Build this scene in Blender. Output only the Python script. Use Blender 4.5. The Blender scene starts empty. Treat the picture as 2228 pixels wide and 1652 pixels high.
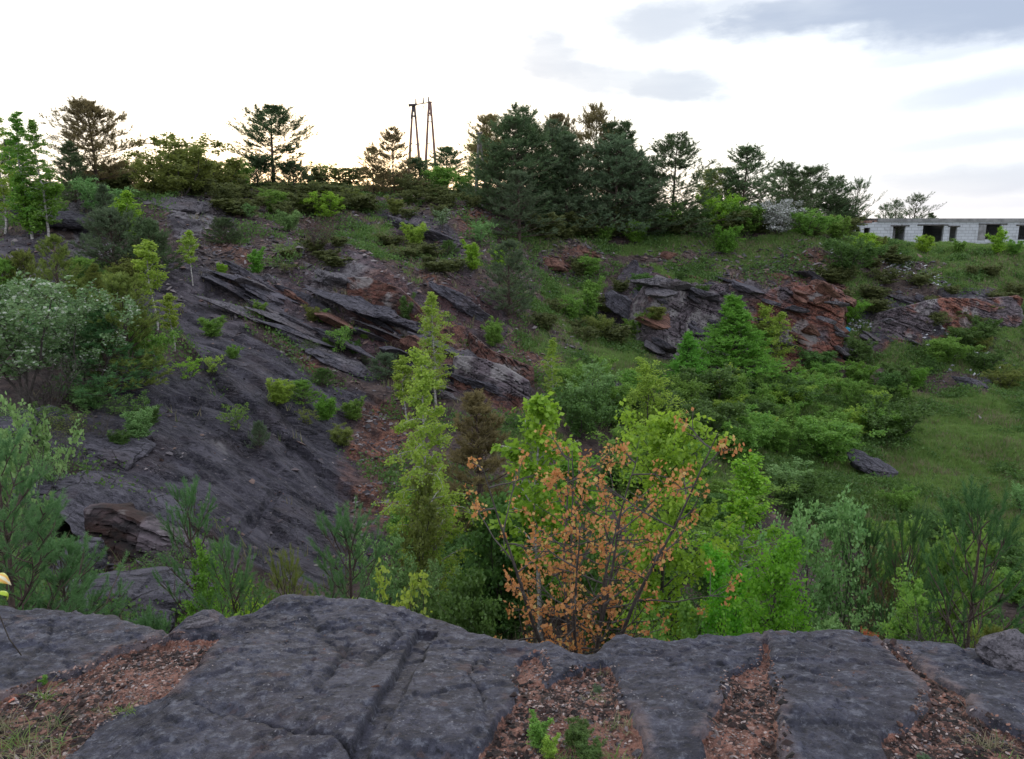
import bpy, math
import numpy as np
# ------------------------------------------------------------------ camera, sky, sun, exposure
S = bpy.context.scene
C = S.collection
FPX, CX, CY, PITCH = 1683.0, 1114.0, 826.0, math.radians(11.8)   # photo seen as 2228 x 1652
cp, sp = math.cos(PITCH), math.sin(PITCH)
cam_d = bpy.data.cameras.new('camera'); cam = bpy.data.objects.new('camera', cam_d); C.objects.link(cam)
cam_d.angle = 2*math.atan(CX/FPX); cam_d.clip_start = 0.05; cam_d.clip_end = 6000
cam.rotation_euler = (math.pi/2-PITCH, 0, 0); S.camera = cam
SUN_AZ, SUN_EL = math.radians(-12), math.radians(7)
sun_d = bpy.data.lights.new('sun', 'SUN'); sun_d.energy = 0.9; sun_d.angle = math.radians(12); sun_d.color = (1, .86, .70)
sun = bpy.data.objects.new('sun', sun_d); C.objects.link(sun)
sun.rotation_euler = (math.pi/2-SUN_EL, 0, math.pi-SUN_AZ)
S.view_settings.view_transform = 'Standard'; S.view_settings.look = 'None'
S.view_settings.exposure = 0.25; S.view_settings.gamma = 1.0
S.cycles.max_bounces = 6; S.cycles.transparent_max_bounces = 8

class NT:
    def __init__(s, tree): s.t = tree; s.n = tree.nodes; s.l = tree.links
    def new(s, typ, **kw):
        nd = s.n.new(typ)
        for k, v in kw.items():
            if k.startswith('i_'):
                key = k[2:]; key = int(key) if key.isdigit() else key.replace('_', ' ')
                s.put(nd.inputs[key], v)
            else: setattr(nd, k, v)
        return nd
    def put(s, sock, v):
        if isinstance(v, bpy.types.NodeSocket): s.l.new(v, sock)
        else: sock.default_value = (tuple(v)+(1,) if isinstance(v, (tuple, list)) and len(v) == 3 and sock.type == 'RGBA' else v)
    def math(s, op, a, b=0.0, c=None, clamp=False):
        nd = s.n.new('ShaderNodeMath'); nd.operation = op; nd.use_clamp = clamp
        s.put(nd.inputs[0], a); s.put(nd.inputs[1], b)
        if c is not None: s.put(nd.inputs[2], c)
        return nd.outputs[0]
    def vmath(s, op, a, b=(0, 0, 0)):
        nd = s.n.new('ShaderNodeVectorMath'); nd.operation = op
        s.put(nd.inputs[0], a); s.put(nd.inputs[1], b)
        return nd.outputs['Value'] if op in ('DOT_PRODUCT', 'LENGTH', 'DISTANCE') else nd.outputs[0]
    def mix(s, f, a, b, blend='MIX'):
        nd = s.n.new('ShaderNodeMix'); nd.data_type = 'RGBA'; nd.blend_type = blend
        s.put(nd.inputs[0], f); s.put(nd.inputs[6], a); s.put(nd.inputs[7], b)
        return nd.outputs[2]
    def ramp(s, f, lo, hi, a=0.0, b=1.0):
        nd = s.n.new('ShaderNodeMapRange'); nd.interpolation_type = 'SMOOTHSTEP'
        for k, v in zip((0, 1, 2, 3, 4), (f, lo, hi, a, b)): s.put(nd.inputs[k], v)
        return nd.outputs[0]
    def noise(s, vec, scale, detail=4, rough=.55, out=0, dist=0.0):
        nd = s.new('ShaderNodeTexNoise'); s.put(nd.inputs['Vector'], vec)
        nd.inputs['Scale'].default_value = scale; nd.inputs['Detail'].default_value = detail
        nd.inputs['Roughness'].default_value = rough; nd.inputs['Distortion'].default_value = dist
        return nd.outputs[out]
    def mapping(s, vec, scale=(1, 1, 1), rot=(0, 0, 0), loc=(0, 0, 0)):
        nd = s.new('ShaderNodeMapping'); s.put(nd.inputs[0], vec)
        nd.inputs['Scale'].default_value = scale; nd.inputs['Rotation'].default_value = rot; nd.inputs['Location'].default_value = loc
        return nd.outputs[0]

def ray(px, py):
    a = (np.asarray(px, float)-CX)/FPX; v = (CY-np.asarray(py, float))/FPX
    return a, cp+v*sp, -sp+v*cp
def W(px, py, Y):                      # the point seen at that spot of the photo, Y metres ahead
    a, y, z = ray(px, py); k = Y/y
    return np.array([a*k, y*k, z*k])

def build_world():
    w = bpy.data.worlds.new('World'); S.world = w; w.use_nodes = True
    T = NT(w.node_tree); T.n.clear()
    d = T.new('ShaderNodeTexCoord').outputs['Generated']
    nrm = T.vmath('NORMALIZE', d)
    sky = T.new('ShaderNodeTexSky', sky_type='NISHITA', sun_disc=False, sun_elevation=SUN_EL, sun_rotation=SUN_AZ)
    b1 = T.new('ShaderNodeBackground', i_1=0.032)
    sd = (math.sin(SUN_AZ)*math.cos(SUN_EL), math.cos(SUN_AZ)*math.cos(SUN_EL), math.sin(SUN_EL))
    dt = T.vmath('DOT_PRODUCT', nrm, sd)
    base = T.mix(T.ramp(dt, .72, .97), (.80, .84, .92), (1.0, 1.03, 1.03))
    base = T.mix(T.ramp(dt, -.6, .6), (1.0, 1.06, 1.2), base)
    # warm glow low over the hill
    sx = T.new('ShaderNodeSeparateXYZ', i_0=nrm)
    glow = T.math('MULTIPLY', T.ramp(dt, .93, 1.0), T.ramp(sx.outputs[2], .0, .17, 1, 0))
    base = T.mix(T.math('MULTIPLY', glow, .55), base, (1.25, 1.0, .82))
    # cloud banks: soft ellipses in direction space, broken by noise
    nz = T.noise(T.mapping(nrm, (4, 4, 11)), 1.6, 7, .6)
    nz = T.math('MULTIPLY_ADD', nz, .6, T.math('MULTIPLY', T.noise(T.mapping(nrm, (9, 9, 22), loc=(1, 4, 2)), 2.2, 6, .6), .4))
    nz2 = T.noise(T.mapping(nrm, (3, 3, 16), loc=(3, 1, 2)), 1.4, 6, .55)
    def bank(px, py, rx, ry, rot=0.0, soft=.9, amp=1.0):
        a, y, z = ray(px, py); n = math.sqrt(a*a+y*y+z*z); c = np.array([a, y, z])/n
        r = np.array([y, -a, 0]); r /= np.linalg.norm(r); u = np.cross(r, c)
        ca, sa = math.cos(rot), math.sin(rot)
        r2, u2 = r*ca+u*sa, -r*sa+u*ca
        k = n*FPX
        dd = T.vmath('SUBTRACT', nrm, tuple(c))
        p = T.math('MULTIPLY', T.vmath('DOT_PRODUCT', dd, tuple(r2)), k/rx)
        q = T.math('MULTIPLY', T.vmath('DOT_PRODUCT', dd, tuple(u2)), k/ry)
        rr = T.math('SQRT', T.math('ADD', T.math('MULTIPLY', p, p), T.math('MULTIPLY', q, q)))
        rr = T.math('ADD', rr, T.math('MULTIPLY_ADD', nz, 2.6, -1.38))
        return T.math('MULTIPLY', T.ramp(rr, 1-soft*.5, 1+soft*.5, 1, 0), amp)
    tot = None
    for b in ((1190, 125, 110, 62, -.35, 1.2, .72), (1260, 165, 130, 38, -.3, 1.2, .68), (1465, 190, 120, 38, .0, 1.1, .72), (1350, 176, 130, 28, -.1, 1.2, .66),
              (1440, 45, 130, 50, .1, 1.3, .7), (1620, 20, 160, 34, .1, 1.2, .6), (1850, 12, 330, 46, .05, 1.1, .9), (2130, 35, 280, 60, -.05, 1.2, .9), (2120, 100, 230, 18, .1, 1.2, .45), (1980, 78, 160, 12, .05, 1.2, .4),
              (2150, 190, 260, 26, .18, 1.5, .42), (2000, 320, 280, 18, .12, 1.6, .35), (2150, 395, 320, 34, .02, 1.5, .45), (2100, 440, 280, 16, 0, 1.3, .3), (1900, 110, 200, 14, .1, 1.5, .25), (700, 193, 110, 12, 0, 1.4, .12)):
        k = bank(*b); tot = k if tot is None else T.math('MAXIMUM', tot, k)
    tot = T.math('MULTIPLY', tot, T.ramp(nz2, .25, .6, .8, 1.0))
    base = T.mix(T.math('MULTIPLY', T.ramp(nz2, .42, .68), T.ramp(sx.outputs[0], .25, .6, 0, .3)), base, (.62, .68, .82))
    col = T.mix(tot, base, (.34, .41, .55))
    T.put(b1.inputs[0], T.mix(T.math('MULTIPLY', tot, .8), sky.outputs[0], (.25, .3, .4)))
    b2 = T.new('ShaderNodeBackground', i_0=col, i_1=1.0)
    add = T.new('ShaderNodeAddShader', i_0=b1.outputs[0], i_1=b2.outputs[0])
    out = T.new('ShaderNodeOutputWorld', i_0=add.outputs[0])
build_world()

# ------------------------------------------------------------------ numeric helpers
def rng(seed): return np.random.default_rng(seed)
def hsh(ix, iy, iz, seed=0):
    with np.errstate(over='ignore'):
        h = (ix.astype(np.int64).astype(np.uint32)*np.uint32(374761393) + iy.astype(np.int64).astype(np.uint32)*np.uint32(668265263)
             + iz.astype(np.int64).astype(np.uint32)*np.uint32(2246822519) + np.uint32((seed*3266489917+12345) % 4294967296))
        h ^= h >> np.uint32(15); h *= np.uint32(2246822519); h ^= h >> np.uint32(13); h *= np.uint32(3266489917); h ^= h >> np.uint32(16)
    return h.astype(np.float64)/4294967295.0
def vn(x, y, z=None, seed=0):
    x = np.asarray(x, float); y = np.asarray(y, float)
    z = np.zeros_like(x) if z is None else np.asarray(z, float)
    X, Y_, Z = np.floor(x), np.floor(y), np.floor(z)
    fx, fy, fz = x-X, y-Y_, z-Z
    fx, fy, fz = [f*f*(3-2*f) for f in (fx, fy, fz)]
    flat = not np.any(z)
    o = 0
    for dz in ((0,) if flat else (0, 1)):
        wz = 1 if flat else (fz if dz else 1-fz)
        for dy in (0, 1):
            wy = fy if dy else 1-fy
            for dx in (0, 1):
                wx = fx if dx else 1-fx
                o = o + wx*wy*wz*hsh(X+dx, Y_+dy, Z+dz, seed)
    return o*2-1
def fbm(x, y, z=None, octv=4, seed=0, gain=.5):
    o = 0; a = 1; f = 1
    for i in range(octv):
        o = o+a*vn(np.asarray(x)*f+7.3*i, np.asarray(y)*f-3.1*i, None if z is None else np.asarray(z)*f+i*5.7+.01, seed+i)
        a *= gain; f *= 2.03
    return o
def sstep(x, a, b):
    t = np.clip((x-a)/(b-a), 0, 1); return t*t*(3-2*t)
def rbf_fit(P, z, c=1.5, lam=.02):
    d = np.sqrt(((P[:, None]-P[None])**2).sum(-1)+c*c)
    n = len(P); A = np.zeros((n+3, n+3)); A[:n, :n] = d-lam*np.eye(n)*10; A[:n, n] = 1; A[:n, n+1:] = P; A[n, :n] = 1; A[n+1:, :n] = P.T
    return np.linalg.lstsq(A, np.r_[z, 0, 0, 0], rcond=None)[0]
def rbf_eval(P, w, x, y, c=1.5):
    o = w[-3]+w[-2]*x+w[-1]*y
    for (a, b), k in zip(P, w): o = o+k*np.sqrt((x-a)**2+(y-b)**2+c*c)
    return o
def polydist(x, y, poly, closed=True):         # distance to the outline, negative inside
    P = np.asarray(poly, float); n = len(P); best = np.full(x.shape, 1e9); ins = np.zeros(x.shape, bool)
    for i in range(n if closed else n-1):
        a, b = P[i], P[(i+1) % n]; e = b-a; L = max((e**2).sum(), 1e-12)
        t = np.clip(((x-a[0])*e[0]+(y-a[1])*e[1])/L, 0, 1)
        best = np.minimum(best, (x-a[0]-t*e[0])**2+(y-a[1]-t*e[1])**2)
        if closed and abs(e[1]) > 1e-12:
            cr = ((a[1] > y) != (b[1] > y)) & (x < a[0]+(y-a[1])*e[0]/e[1])
            ins ^= cr
    d = np.sqrt(best)
    return np.where(ins, -d, d) if closed else d

# ------------------------------------------------------------------ mesh helpers
def mesh_np(name, V, F, smooth=False):
    """V (n,3); F (m,k) one face size, or a list of such arrays"""
    me = bpy.data.meshes.new(name); V = np.asarray(V, np.float32)
    Fs = [np.asarray(f) for f in (F if isinstance(F, list) else [F]) if len(f)]
    me.vertices.add(len(V)); me.vertices.foreach_set('co', V.ravel())
    li = np.concatenate([f.ravel() for f in Fs]).astype(np.int32)
    cnt = np.concatenate([np.full(len(f), f.shape[1], np.int32) for f in Fs])
    me.loops.add(len(li)); me.loops.foreach_set('vertex_index', li)
    me.polygons.add(len(cnt)); me.polygons.foreach_set('loop_start', np.r_[0, np.cumsum(cnt)[:-1]].astype(np.int32))
    me.polygons.foreach_set('loop_total', cnt)
    me.polygons.foreach_set('use_smooth', np.full(len(cnt), smooth)); me.update(calc_edges=True)
    return me
def attr(me, name, vals):
    a = me.attributes.new(name, 'FLOAT', 'POINT'); a.data.foreach_set('value', np.asarray(vals, np.float32).ravel())
def obj(name, me, mat=None, parent=None, loc=None, rot=None, scale=None):
    o = bpy.data.objects.new(name, me); C.objects.link(o)
    if mat is not None:
        if len(me.materials) == 0: me.materials.append(mat)
        elif me.materials[0] != mat:
            o.material_slots[0].link = 'OBJECT'; o.material_slots[0].material = mat
    if parent is not None: o.parent = parent
    if loc is not None: o.location = loc
    if rot is not None: o.rotation_euler = rot
    if scale is not None: o.scale = scale
    return o
def tag(o, label=None, cat=None, group=None, kind=None):
    for k, v in (('label', label), ('category', cat), ('group', group), ('kind', kind)):
        if v: o[k] = v
    return o
def empty(name, loc, label, cat, group=None, rz=0, scale=None):
    o = bpy.data.objects.new(name, None); C.objects.link(o); o.location = loc; o.rotation_euler = (0, 0, rz)
    o.empty_display_size = .2
    if scale is not None: o.scale = scale
    return tag(o, label, cat, group)

# ------------------------------------------------------------------ materials
def material(name):
    m = bpy.data.materials.new(name); m.use_nodes = True
    T = NT(m.node_tree); b = T.n['Principled BSDF']; return m, T, b
def rock_mat(name, dark, light, rust, scale=1.0, rough=.8, streak=None, rustamt=.5, bump=.4, spec=.3):
    m, T, b = material(name)
    co = T.new('ShaderNodeTexCoord').outputs['Object']
    if streak: co2 = T.mapping(co, streak[0], streak[1])
    else: co2 = co
    n1 = T.noise(co2, .9*scale, 6, .6); n2 = T.noise(co2, 5*scale, 6, .65); n3 = T.noise(co, 28*scale, 4, .7)
    f = T.math('MULTIPLY_ADD', n1, .5, T.math('MULTIPLY', n2, .5))
    c = T.mix(T.ramp(f, .42, .58), dark, light)
    c = T.mix(T.math('MULTIPLY', T.ramp(T.noise(co, .45*scale, 5, .6), .52, .68), rustamt), c, rust)
    c = T.mix(T.ramp(n3, .3, .75, 0, .55), c, tuple(v*2.0 for v in light), 'MIX')
    c = T.mix(T.ramp(n3, .46, .3, 0, .6), c, tuple(v*.4 for v in dark))
    st = T.noise(T.mapping(co2, (.6, 2.6, 3.4)), 2.6*scale, 6, .68)
    c = T.mix(T.math('MULTIPLY', T.ramp(st, .53, .63), .6), c, tuple(v*1.7 for v in light)); c = T.mix(T.math('MULTIPLY', T.ramp(st, .46, .38), .8), c, tuple(v*.45 for v in dark))
    vo = T.new('ShaderNodeTexVoronoi', feature='DISTANCE_TO_EDGE', i_Scale=1.1*scale); T.put(vo.inputs['Vector'], T.mix(.3, co, T.noise(co, 1.3*scale, 4, .6, out=1), 'ADD'))
    jf = T.math('MULTIPLY', T.ramp(vo.outputs['Distance'], .0, .03, .7, 0), T.ramp(n1, .4, .55)); c = T.mix(jf, c, (.010, .009, .010))
    T.put(b.inputs['Base Color'], c); b.inputs['Roughness'].default_value = rough
    b.inputs['Specular IOR Level'].default_value = spec
    h = T.math('SUBTRACT', T.math('MULTIPLY_ADD', n3, .25, T.math('ADD', n2, st)), jf)
    bp = T.new('ShaderNodeBump', i_Strength=bump, i_Distance=.12/scale, i_Height=h)
    T.put(b.inputs['Normal'], bp.outputs[0]); return m
def leaf_mat(name, col, col2, trans=.4, rough=.55, tip=None, spot=None):
    m, T, b = material(name)
    g = T.new('ShaderNodeNewGeometry'); oi = T.new('ShaderNodeObjectInfo')
    co = T.new('ShaderNodeTexCoord').outputs['Object']
    rnd = g.outputs['Random Per Island']
    cl = T.noise(co, 1.8, 2, .5)
    f = T.math('ADD', T.math('MULTIPLY', rnd, .6), T.math('MULTIPLY_ADD', cl, 1.4, -.5), clamp=True)
    c = T.mix(f, col, col2)
    hs = T.new('ShaderNodeHueSaturation'); T.put(hs.inputs['Color'], c)
    T.put(hs.inputs['Hue'], T.math('MULTIPLY_ADD', oi.outputs['Random'], .03, .485)); T.put(hs.inputs['Value'], T.math('MULTIPLY_ADD', oi.outputs['Random'], .3, .85))
    c = hs.outputs[0]
    if tip: c = T.mix(T.ramp(rnd, tip[1], tip[1]+.02), c, tip[0])
    df = T.new('ShaderNodeBsdfDiffuse', i_Color=c); tr = T.new('ShaderNodeBsdfTranslucent', i_Color=T.mix(.5, c, tuple(min(1, v*1.5) for v in col2)))
    gl = T.new('ShaderNodeBsdfGlossy', i_Roughness=rough, i_Color=(.6, .6, .6))
    m1 = T.new('ShaderNodeMixShader', i_0=trans, i_1=df.outputs[0], i_2=tr.outputs[0])
    m2 = T.new('ShaderNodeMixShader', i_0=.04, i_1=m1.outputs[0], i_2=gl.outputs[0])
    T.l.new(m2.outputs[0], T.n['Material Output'].inputs[0]); T.n.remove(b); return m
def plain_mat(name, col, rough=.7, col2=None, scale=8, bump=0.2, metal=0, stretch=(1, 1, 1)):
    m, T, b = material(name); co = T.mapping(T.new('ShaderNodeTexCoord').outputs['Object'], stretch)
    n = T.noise(co, scale, 5, .6)
    T.put(b.inputs['Base Color'], T.mix(T.ramp(n, .35, .65), col, col2 or tuple(v*.7 for v in col)))
    b.inputs['Roughness'].default_value = rough; b.inputs['Metallic'].default_value = metal
    if bump: T.put(b.inputs['Normal'], T.new('ShaderNodeBump', i_Strength=bump, i_Distance=.02, i_Height=n).outputs[0])
    return m
def island_mat(name, cols, rough=.85):
    """small loose pieces: each piece takes its own colour from the list"""
    m, T, b = material(name); r = T.new('ShaderNodeNewGeometry').outputs['Random Per Island']
    cr = T.new('ShaderNodeValToRGB'); T.put(cr.inputs[0], r); e = cr.color_ramp; e.interpolation = 'CONSTANT'
    for i, c in enumerate(cols):
        k = e.elements[i] if i < 2 else e.elements.new(i/len(cols))
        k.position = i/len(cols); k.color = tuple(c)+(1,)
    n = T.noise(T.new('ShaderNodeTexCoord').outputs['Object'], 60, 3)
    T.put(b.inputs['Base Color'], T.mix(T.ramp(n, .3, .7, 0, .35), cr.outputs[0], (.02, .018, .016)))
    b.inputs['Roughness'].default_value = rough; return m
# ------------------------------------------------------------------ terrain
CTRL = []
def cpx(*rows):
    for px, py, Y in rows: CTRL.append(tuple(W(px, py, Y)))
cpx((-150, 455, 45), (0, 440, 46), (200, 408, 52), (400, 412, 54), (600, 402, 56), (760, 407, 60), (900, 425, 60), (1000, 432, 56), (1080, 470, 56),
    (1180, 510, 57), (1350, 520, 58), (1500, 522, 58), (1750, 525, 58), (1900, 533, 60), (2050, 540, 61), (2228, 548, 61), (2450, 550, 61),
    (150, 450, 40), (150, 520, 34), (0, 500, 36), (0, 560, 31), (430, 440, 42), (430, 500, 38), (560, 480, 44), (700, 460, 50), (850, 480, 50), (1000, 500, 49),
    (300, 560, 34), (430, 560, 34), (600, 540, 38), (640, 570, 36), (760, 560, 37), (900, 560, 42), (1000, 580, 41), (1100, 620, 42), (1180, 600, 47),
    (0, 640, 27), (0, 800, 21), (-200, 700, 24), (180, 700, 25), (350, 640, 30), (480, 700, 29), (350, 720, 27.5), (560, 640, 33), (700, 700, 31), (900, 650, 34.5),
    (900, 740, 32), (760, 760, 30), (1000, 740, 32.5), (1100, 700, 37), (1090, 790, 31), (1150, 860, 28), (980, 860, 27), (860, 850, 27),
    (1220, 720, 39), (1220, 800, 35), (1350, 800, 36), (1300, 900, 29), (1400, 860, 34), (1500, 880, 33), (1600, 910, 34), (1650, 860, 38),
    (200, 890, 19.5), (350, 840, 21.5), (560, 800, 25), (700, 820, 27), (480, 900, 21), (650, 950, 21.5), (850, 960, 24.5), (350, 1000, 17.5), (560, 1080, 17.2), (750, 1050, 20),
    (860, 1120, 19.5), (780, 1180, 17), (600, 1230, 15), (450, 1180, 14.6), (300, 1110, 14.6), (180, 1070, 15.2), (100, 980, 16.5), (0, 940, 17), (-200, 950, 17),
    (60, 1180, 12.7), (200, 1190, 12.8), (330, 1215, 12.7), (440, 1260, 12.4), (300, 1290, 11.6), (150, 1300, 11), (300, 1370, 9.4), (-100, 1200, 12.5),
    (600, 1330, 12), (870, 1300, 14), (900, 1130, 19), (1000, 1000, 22), (1300, 1000, 24), (1500, 1000, 26), (1700, 1000, 28.5),
    (1220, 530, 54), (1220, 620, 50), (1230, 680, 45), (1400, 560, 56), (1400, 600, 53), (1360, 680, 47), (1400, 770, 42), (1550, 560, 57), (1550, 620, 53.5), (1620, 700, 49.5), (1550, 720, 48), (1550, 800, 45),
    (1700, 560, 57), (1700, 625, 53.5), (1720, 720, 49.5), (1700, 790, 46.5), (1860, 560, 58.5), (1860, 630, 54), (1840, 740, 48.5), (1850, 800, 46.5), (2000, 570, 58), (2000, 640, 54.5), (2000, 720, 50), (2000, 810, 46.5),
    (2200, 570, 58), (2200, 640, 54.5), (2200, 720, 50), (2200, 820, 46.5), (2450, 700, 52), (2450, 830, 46.5),
    (2000, 880, 40), (2228, 880, 40.5), (2100, 1000, 32), (2228, 1000, 32), (1900, 1030, 29.5), (1800, 960, 33), (1750, 870, 40), (2200, 1150, 24.5), (1900, 1150, 23.5), (1700, 1150, 22), (2450, 1000, 32), (2450, 1200, 23))
CTRL += [(-3, 12, -6.7), (0, 10.5, -6.4), (4, 12, -7.3), (8, 13, -8.2), (12, 17, -9.2), (3, 17, -7.4), (0, 16, -7.0), (6, 17, -8.2)]
CTRL += [(x, 5.4, -4.1-.03*x) for x in (-5, -2.5, 0, 2.5, 5)]+[(x, 7.6, -5.4-.1*x) for x in (-5, -2, 1, 4, 7)]+[(x, 4.2, -3.1) for x in (-5, -2, 1, 4)]
CTRL += [(x, y, -1.9) for x in (-6, -3, 0, 3, 6) for y in (2.6, 0)]+[(x, -8, -1.9) for x in (-20, -8, 0, 8, 20)]
CTRL += [(-11, 4, -2.5), (-11, 8, -4.2), (-18, 6, -2.5), (-18, 14, -3.6), (11, 4, -2.6), (11, 8, -5.5), (18, 5, -3), (18, 10, -6.5), (28, 10, -5), (28, 20, -9), (-28, 20, -2), (-38, 30, -.5), (-40, 50, 1), (45, 25, -8), (45, 40, -9), (50, 62, -2.4)]
CTRL += [(-60, 90, 1.5), (-25, 80, 2.0), (-8, 75, 2.6), (0, 85, 2.6), (-10, 110, 3.0), (15, 90, .5), (5, 70, 1.6), (12, 66, -.4), (30, 75, -2.7), (45, 75, -2.9), (60, 75, -2.9), (60, 110, -2.6), (20, 120, -1.5), (-60, 10, -1), (60, 0, -3), (-60, -30, -2), (60, -40, -3)]
CTRL += [(a, b, -3.0) for a in (-250, 0, 250) for b in (-200, 260)]+[(-1500, 0, -8), (1500, 0, -8), (0, 1900, -12), (0, -1500, -8), (1500, 1900, -12), (-1500, 1900, -12)]
CT = np.array(CTRL); RW = rbf_fit(CT[:, :2], CT[:, 2])
def growth(a, n, hi): return a+(hi-a)*((np.exp(np.linspace(0, 5.5, n+1)[1:])-1)/(math.exp(5.5)-1))
xs = np.r_[-growth(42, 26, 1600)[::-1], np.arange(-42, 42.001, .105), growth(42, 26, 1600)]
ys = np.r_[(-growth(1, 18, 1600))[::-1]+0, np.arange(-1, 3, .4), np.arange(3, 24, .085), np.arange(24, 62.5, .105), growth(62.5, 30, 2000)]
GX, GY = np.meshgrid(xs, ys); gshape = GX.shape
gx, gy = GX.ravel(), GY.ravel()
base = np.empty_like(gx)
for i in range(0, len(gx), 60000): base[i:i+60000] = rbf_eval(CT[:, :2], RW, gx[i:i+60000], gy[i:i+60000])

class Field:
    def __init__(s, z): s.z = np.asarray(z).reshape(gshape)
    def __call__(s, x, y):
        x = np.asarray(x, float); y = np.asarray(y, float)
        i = np.clip(np.searchsorted(xs, x)-1, 0, len(xs)-2); j = np.clip(np.searchsorted(ys, y)-1, 0, len(ys)-2)
        u = np.clip((x-xs[i])/(xs[i+1]-xs[i]), 0, 1); v = np.clip((y-ys[j])/(ys[j+1]-ys[j]), 0, 1); z = s.z
        return (z[j, i]*(1-u)+z[j, i+1]*u)*(1-v)+(z[j+1, i]*(1-u)+z[j+1, i+1]*u)*v
H0 = Field(base)
def hit(px, py, H=None, y0=4.6, y1=75):
    H = H or H0; t = np.r_[np.arange(y0, 20, .02), np.arange(20, y1, .05)]
    p = W(px, py, t); g = H(p[0], p[1]); k = np.argmax(p[2] < g)
    if not (p[2] < g).any(): k = len(t)-1
    return np.array([p[0][k], p[1][k], g[k]])

def blobs(rows, x=None, y=None):
    x = gx if x is None else x; y = gy if y is None else y
    o = np.zeros_like(x)
    for r in rows:
        px, py, rx, ry = r[:4]; ang = math.radians(r[4] if len(r) > 4 else 0); amp = r[5] if len(r) > 5 else 1
        c = hit(px, py)[:2]; ca, sa = math.cos(ang), math.sin(ang)
        ax = (hit(px+rx*ca, py-rx*sa)[:2]-hit(px-rx*ca, py+rx*sa)[:2])/2
        ay = (hit(px+ry*sa, py+ry*ca)[:2]-hit(px-ry*sa, py-ry*ca)[:2])/2
        if np.linalg.norm(ay) > 9: ay *= 9/np.linalg.norm(ay)
        if np.linalg.norm(ax) > 14: ax *= 14/np.linalg.norm(ax)
        M = np.array([ax, ay]).T
        if abs(np.linalg.det(M)) < 1e-3: M = np.eye(2)*max(.5, np.linalg.norm(ax))
        Mi = np.linalg.inv(M); dx, dy = x-c[0], y-c[1]
        u = Mi[0, 0]*dx+Mi[0, 1]*dy; v = Mi[1, 0]*dx+Mi[1, 1]*dy
        o = np.maximum(o, amp*sstep(1.35-np.sqrt(u*u+v*v), 0, .7))
    return o
# where bedrock is bare: cliff of broken blocks (right), stepped beds (upper middle), smooth dipping slab (left)
m_cliff = blobs([(1480, 690, 110, 75), (1600, 690, 110, 80), (1720, 700, 90, 80), (1790, 650, 60, 40), (1340, 660, 50, 40), (1400, 620, 60, 35), (1980, 690, 110, 50, 0, .9), (2120, 670, 120, 40, 0, .8), (1780, 760, 70, 40), (1960, 740, 70, 30, 0, .8), (1240, 570, 70, 35, 0, .5)])
m_beds = blobs([(740, 600, 110, 60, -15), (600, 640, 100, 50, -25), (480, 610, 90, 40, -30), (880, 690, 160, 70, -30), (1030, 680, 110, 60, -50), (1060, 820, 110, 50, -25), (720, 720, 140, 60, -25), (640, 700, 100, 30, -35),
                (930, 510, 100, 35, -30), (880, 480, 60, 20, -20), (990, 560, 60, 30, -40, .6), (430, 450, 60, 22), (470, 480, 50, 35), (200, 460, 60, 30), (200, 520, 50, 30), (320, 600, 80, 50, 0, .7), (1370, 850, 60, 20, -40), (1600, 900, 70, 20, 0, .6)])
m_slab = blobs([(400, 950, 240, 150, -40), (600, 1050, 240, 150, -40), (700, 1150, 150, 80, -30), (600, 850, 200, 90, -40), (760, 900, 100, 60, -40), (480, 740, 110, 60, -40), (60, 560, 100, 60), (350, 620, 90, 60)])
m_scree = blobs([(830, 960, 60, 60, -50), (830, 1090, 50, 80, -60), (500, 560, 80, 50, -30), (1040, 455, 40, 12), (300, 1260, 160, 60), (300, 1350, 150, 60), (1720, 600, 60, 40), (1600, 580, 200, 34, 0, .9), (1260, 570, 60, 40), (1800, 600, 60, 20), (620, 550, 60, 30), (660, 770, 80, 14, -30, .7), (1700, 560, 70, 14), (1970, 580, 90, 22, 0, .6), (1990, 620, 90, 50, 0, .5), (940, 610, 30, 10, -40), (560, 610, 50, 20, -20, .6)])
inner = sstep(np.hypot(gx, gy-25), 75, 60)
# bedding plane value: constant on the slab
beta = .32*gx-.12*gy
wob = fbm(gx/6, gy/6, octv=3, seed=5)
z = base+inner*(.28*fbm(gx/5.5, gy/5.5, octv=3, seed=1)*(1-.7*m_slab)*sstep(gy, 5, 9))
def terrace(v, t, sharp):
    q = v/t; fr = q-np.floor(q); return t*(np.floor(q)+sstep(fr, .5-sharp/2, .5+sharp/2))
v = z+beta+.35*wob
dz = .5*((terrace(v, .95, .25)-v)+.55*(terrace(v+.31, .41, .3)-(v+.31)))
z = z+m_beds*dz*1.25
blk = hsh(np.floor(v/.95), np.floor((gx*.35+gy*.9+wob)/2.4+hsh(np.floor(v/.95), v*0, v*0, 3)*3), np.floor((gx*.9-gy*.35+wob)/3.3), 9)-.5
z = z+m_beds*blk*.42
# slab: streaks that run down the dip, a few broken steps
sx_, sc_ = (gx*.936-gy*.351), (gx*.351+gy*.936)
z = z+m_slab*(.05*fbm(sx_*.35, sc_*2.2, octv=4, seed=21)+.05*fbm(gx/1.2, gy/1.2, octv=3, seed=22)+.30*(sstep(fbm(sx_/3.5, sc_/1.1, octv=3, seed=24), .30, .36)-.5)*.35)
cross = sc_+.9*fbm(sx_*.16, sc_*.25, octv=3, seed=26)+.12*fbm(sx_*.8, sc_*.8, octv=3, seed=27)
saw = lambda t, p_: (t/p_-np.floor(t/p_))
s1, s2 = saw(cross, 2.3), saw(cross+.7, .83)
k1 = sstep(fbm(sx_*.22+9, np.floor(cross/2.3)*3.3, octv=2, seed=28), -.25, .1); k2 = sstep(fbm(sx_*.35, np.floor((cross+.7)/.83)*2.1, octv=2, seed=29), -.1, .2)
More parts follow.
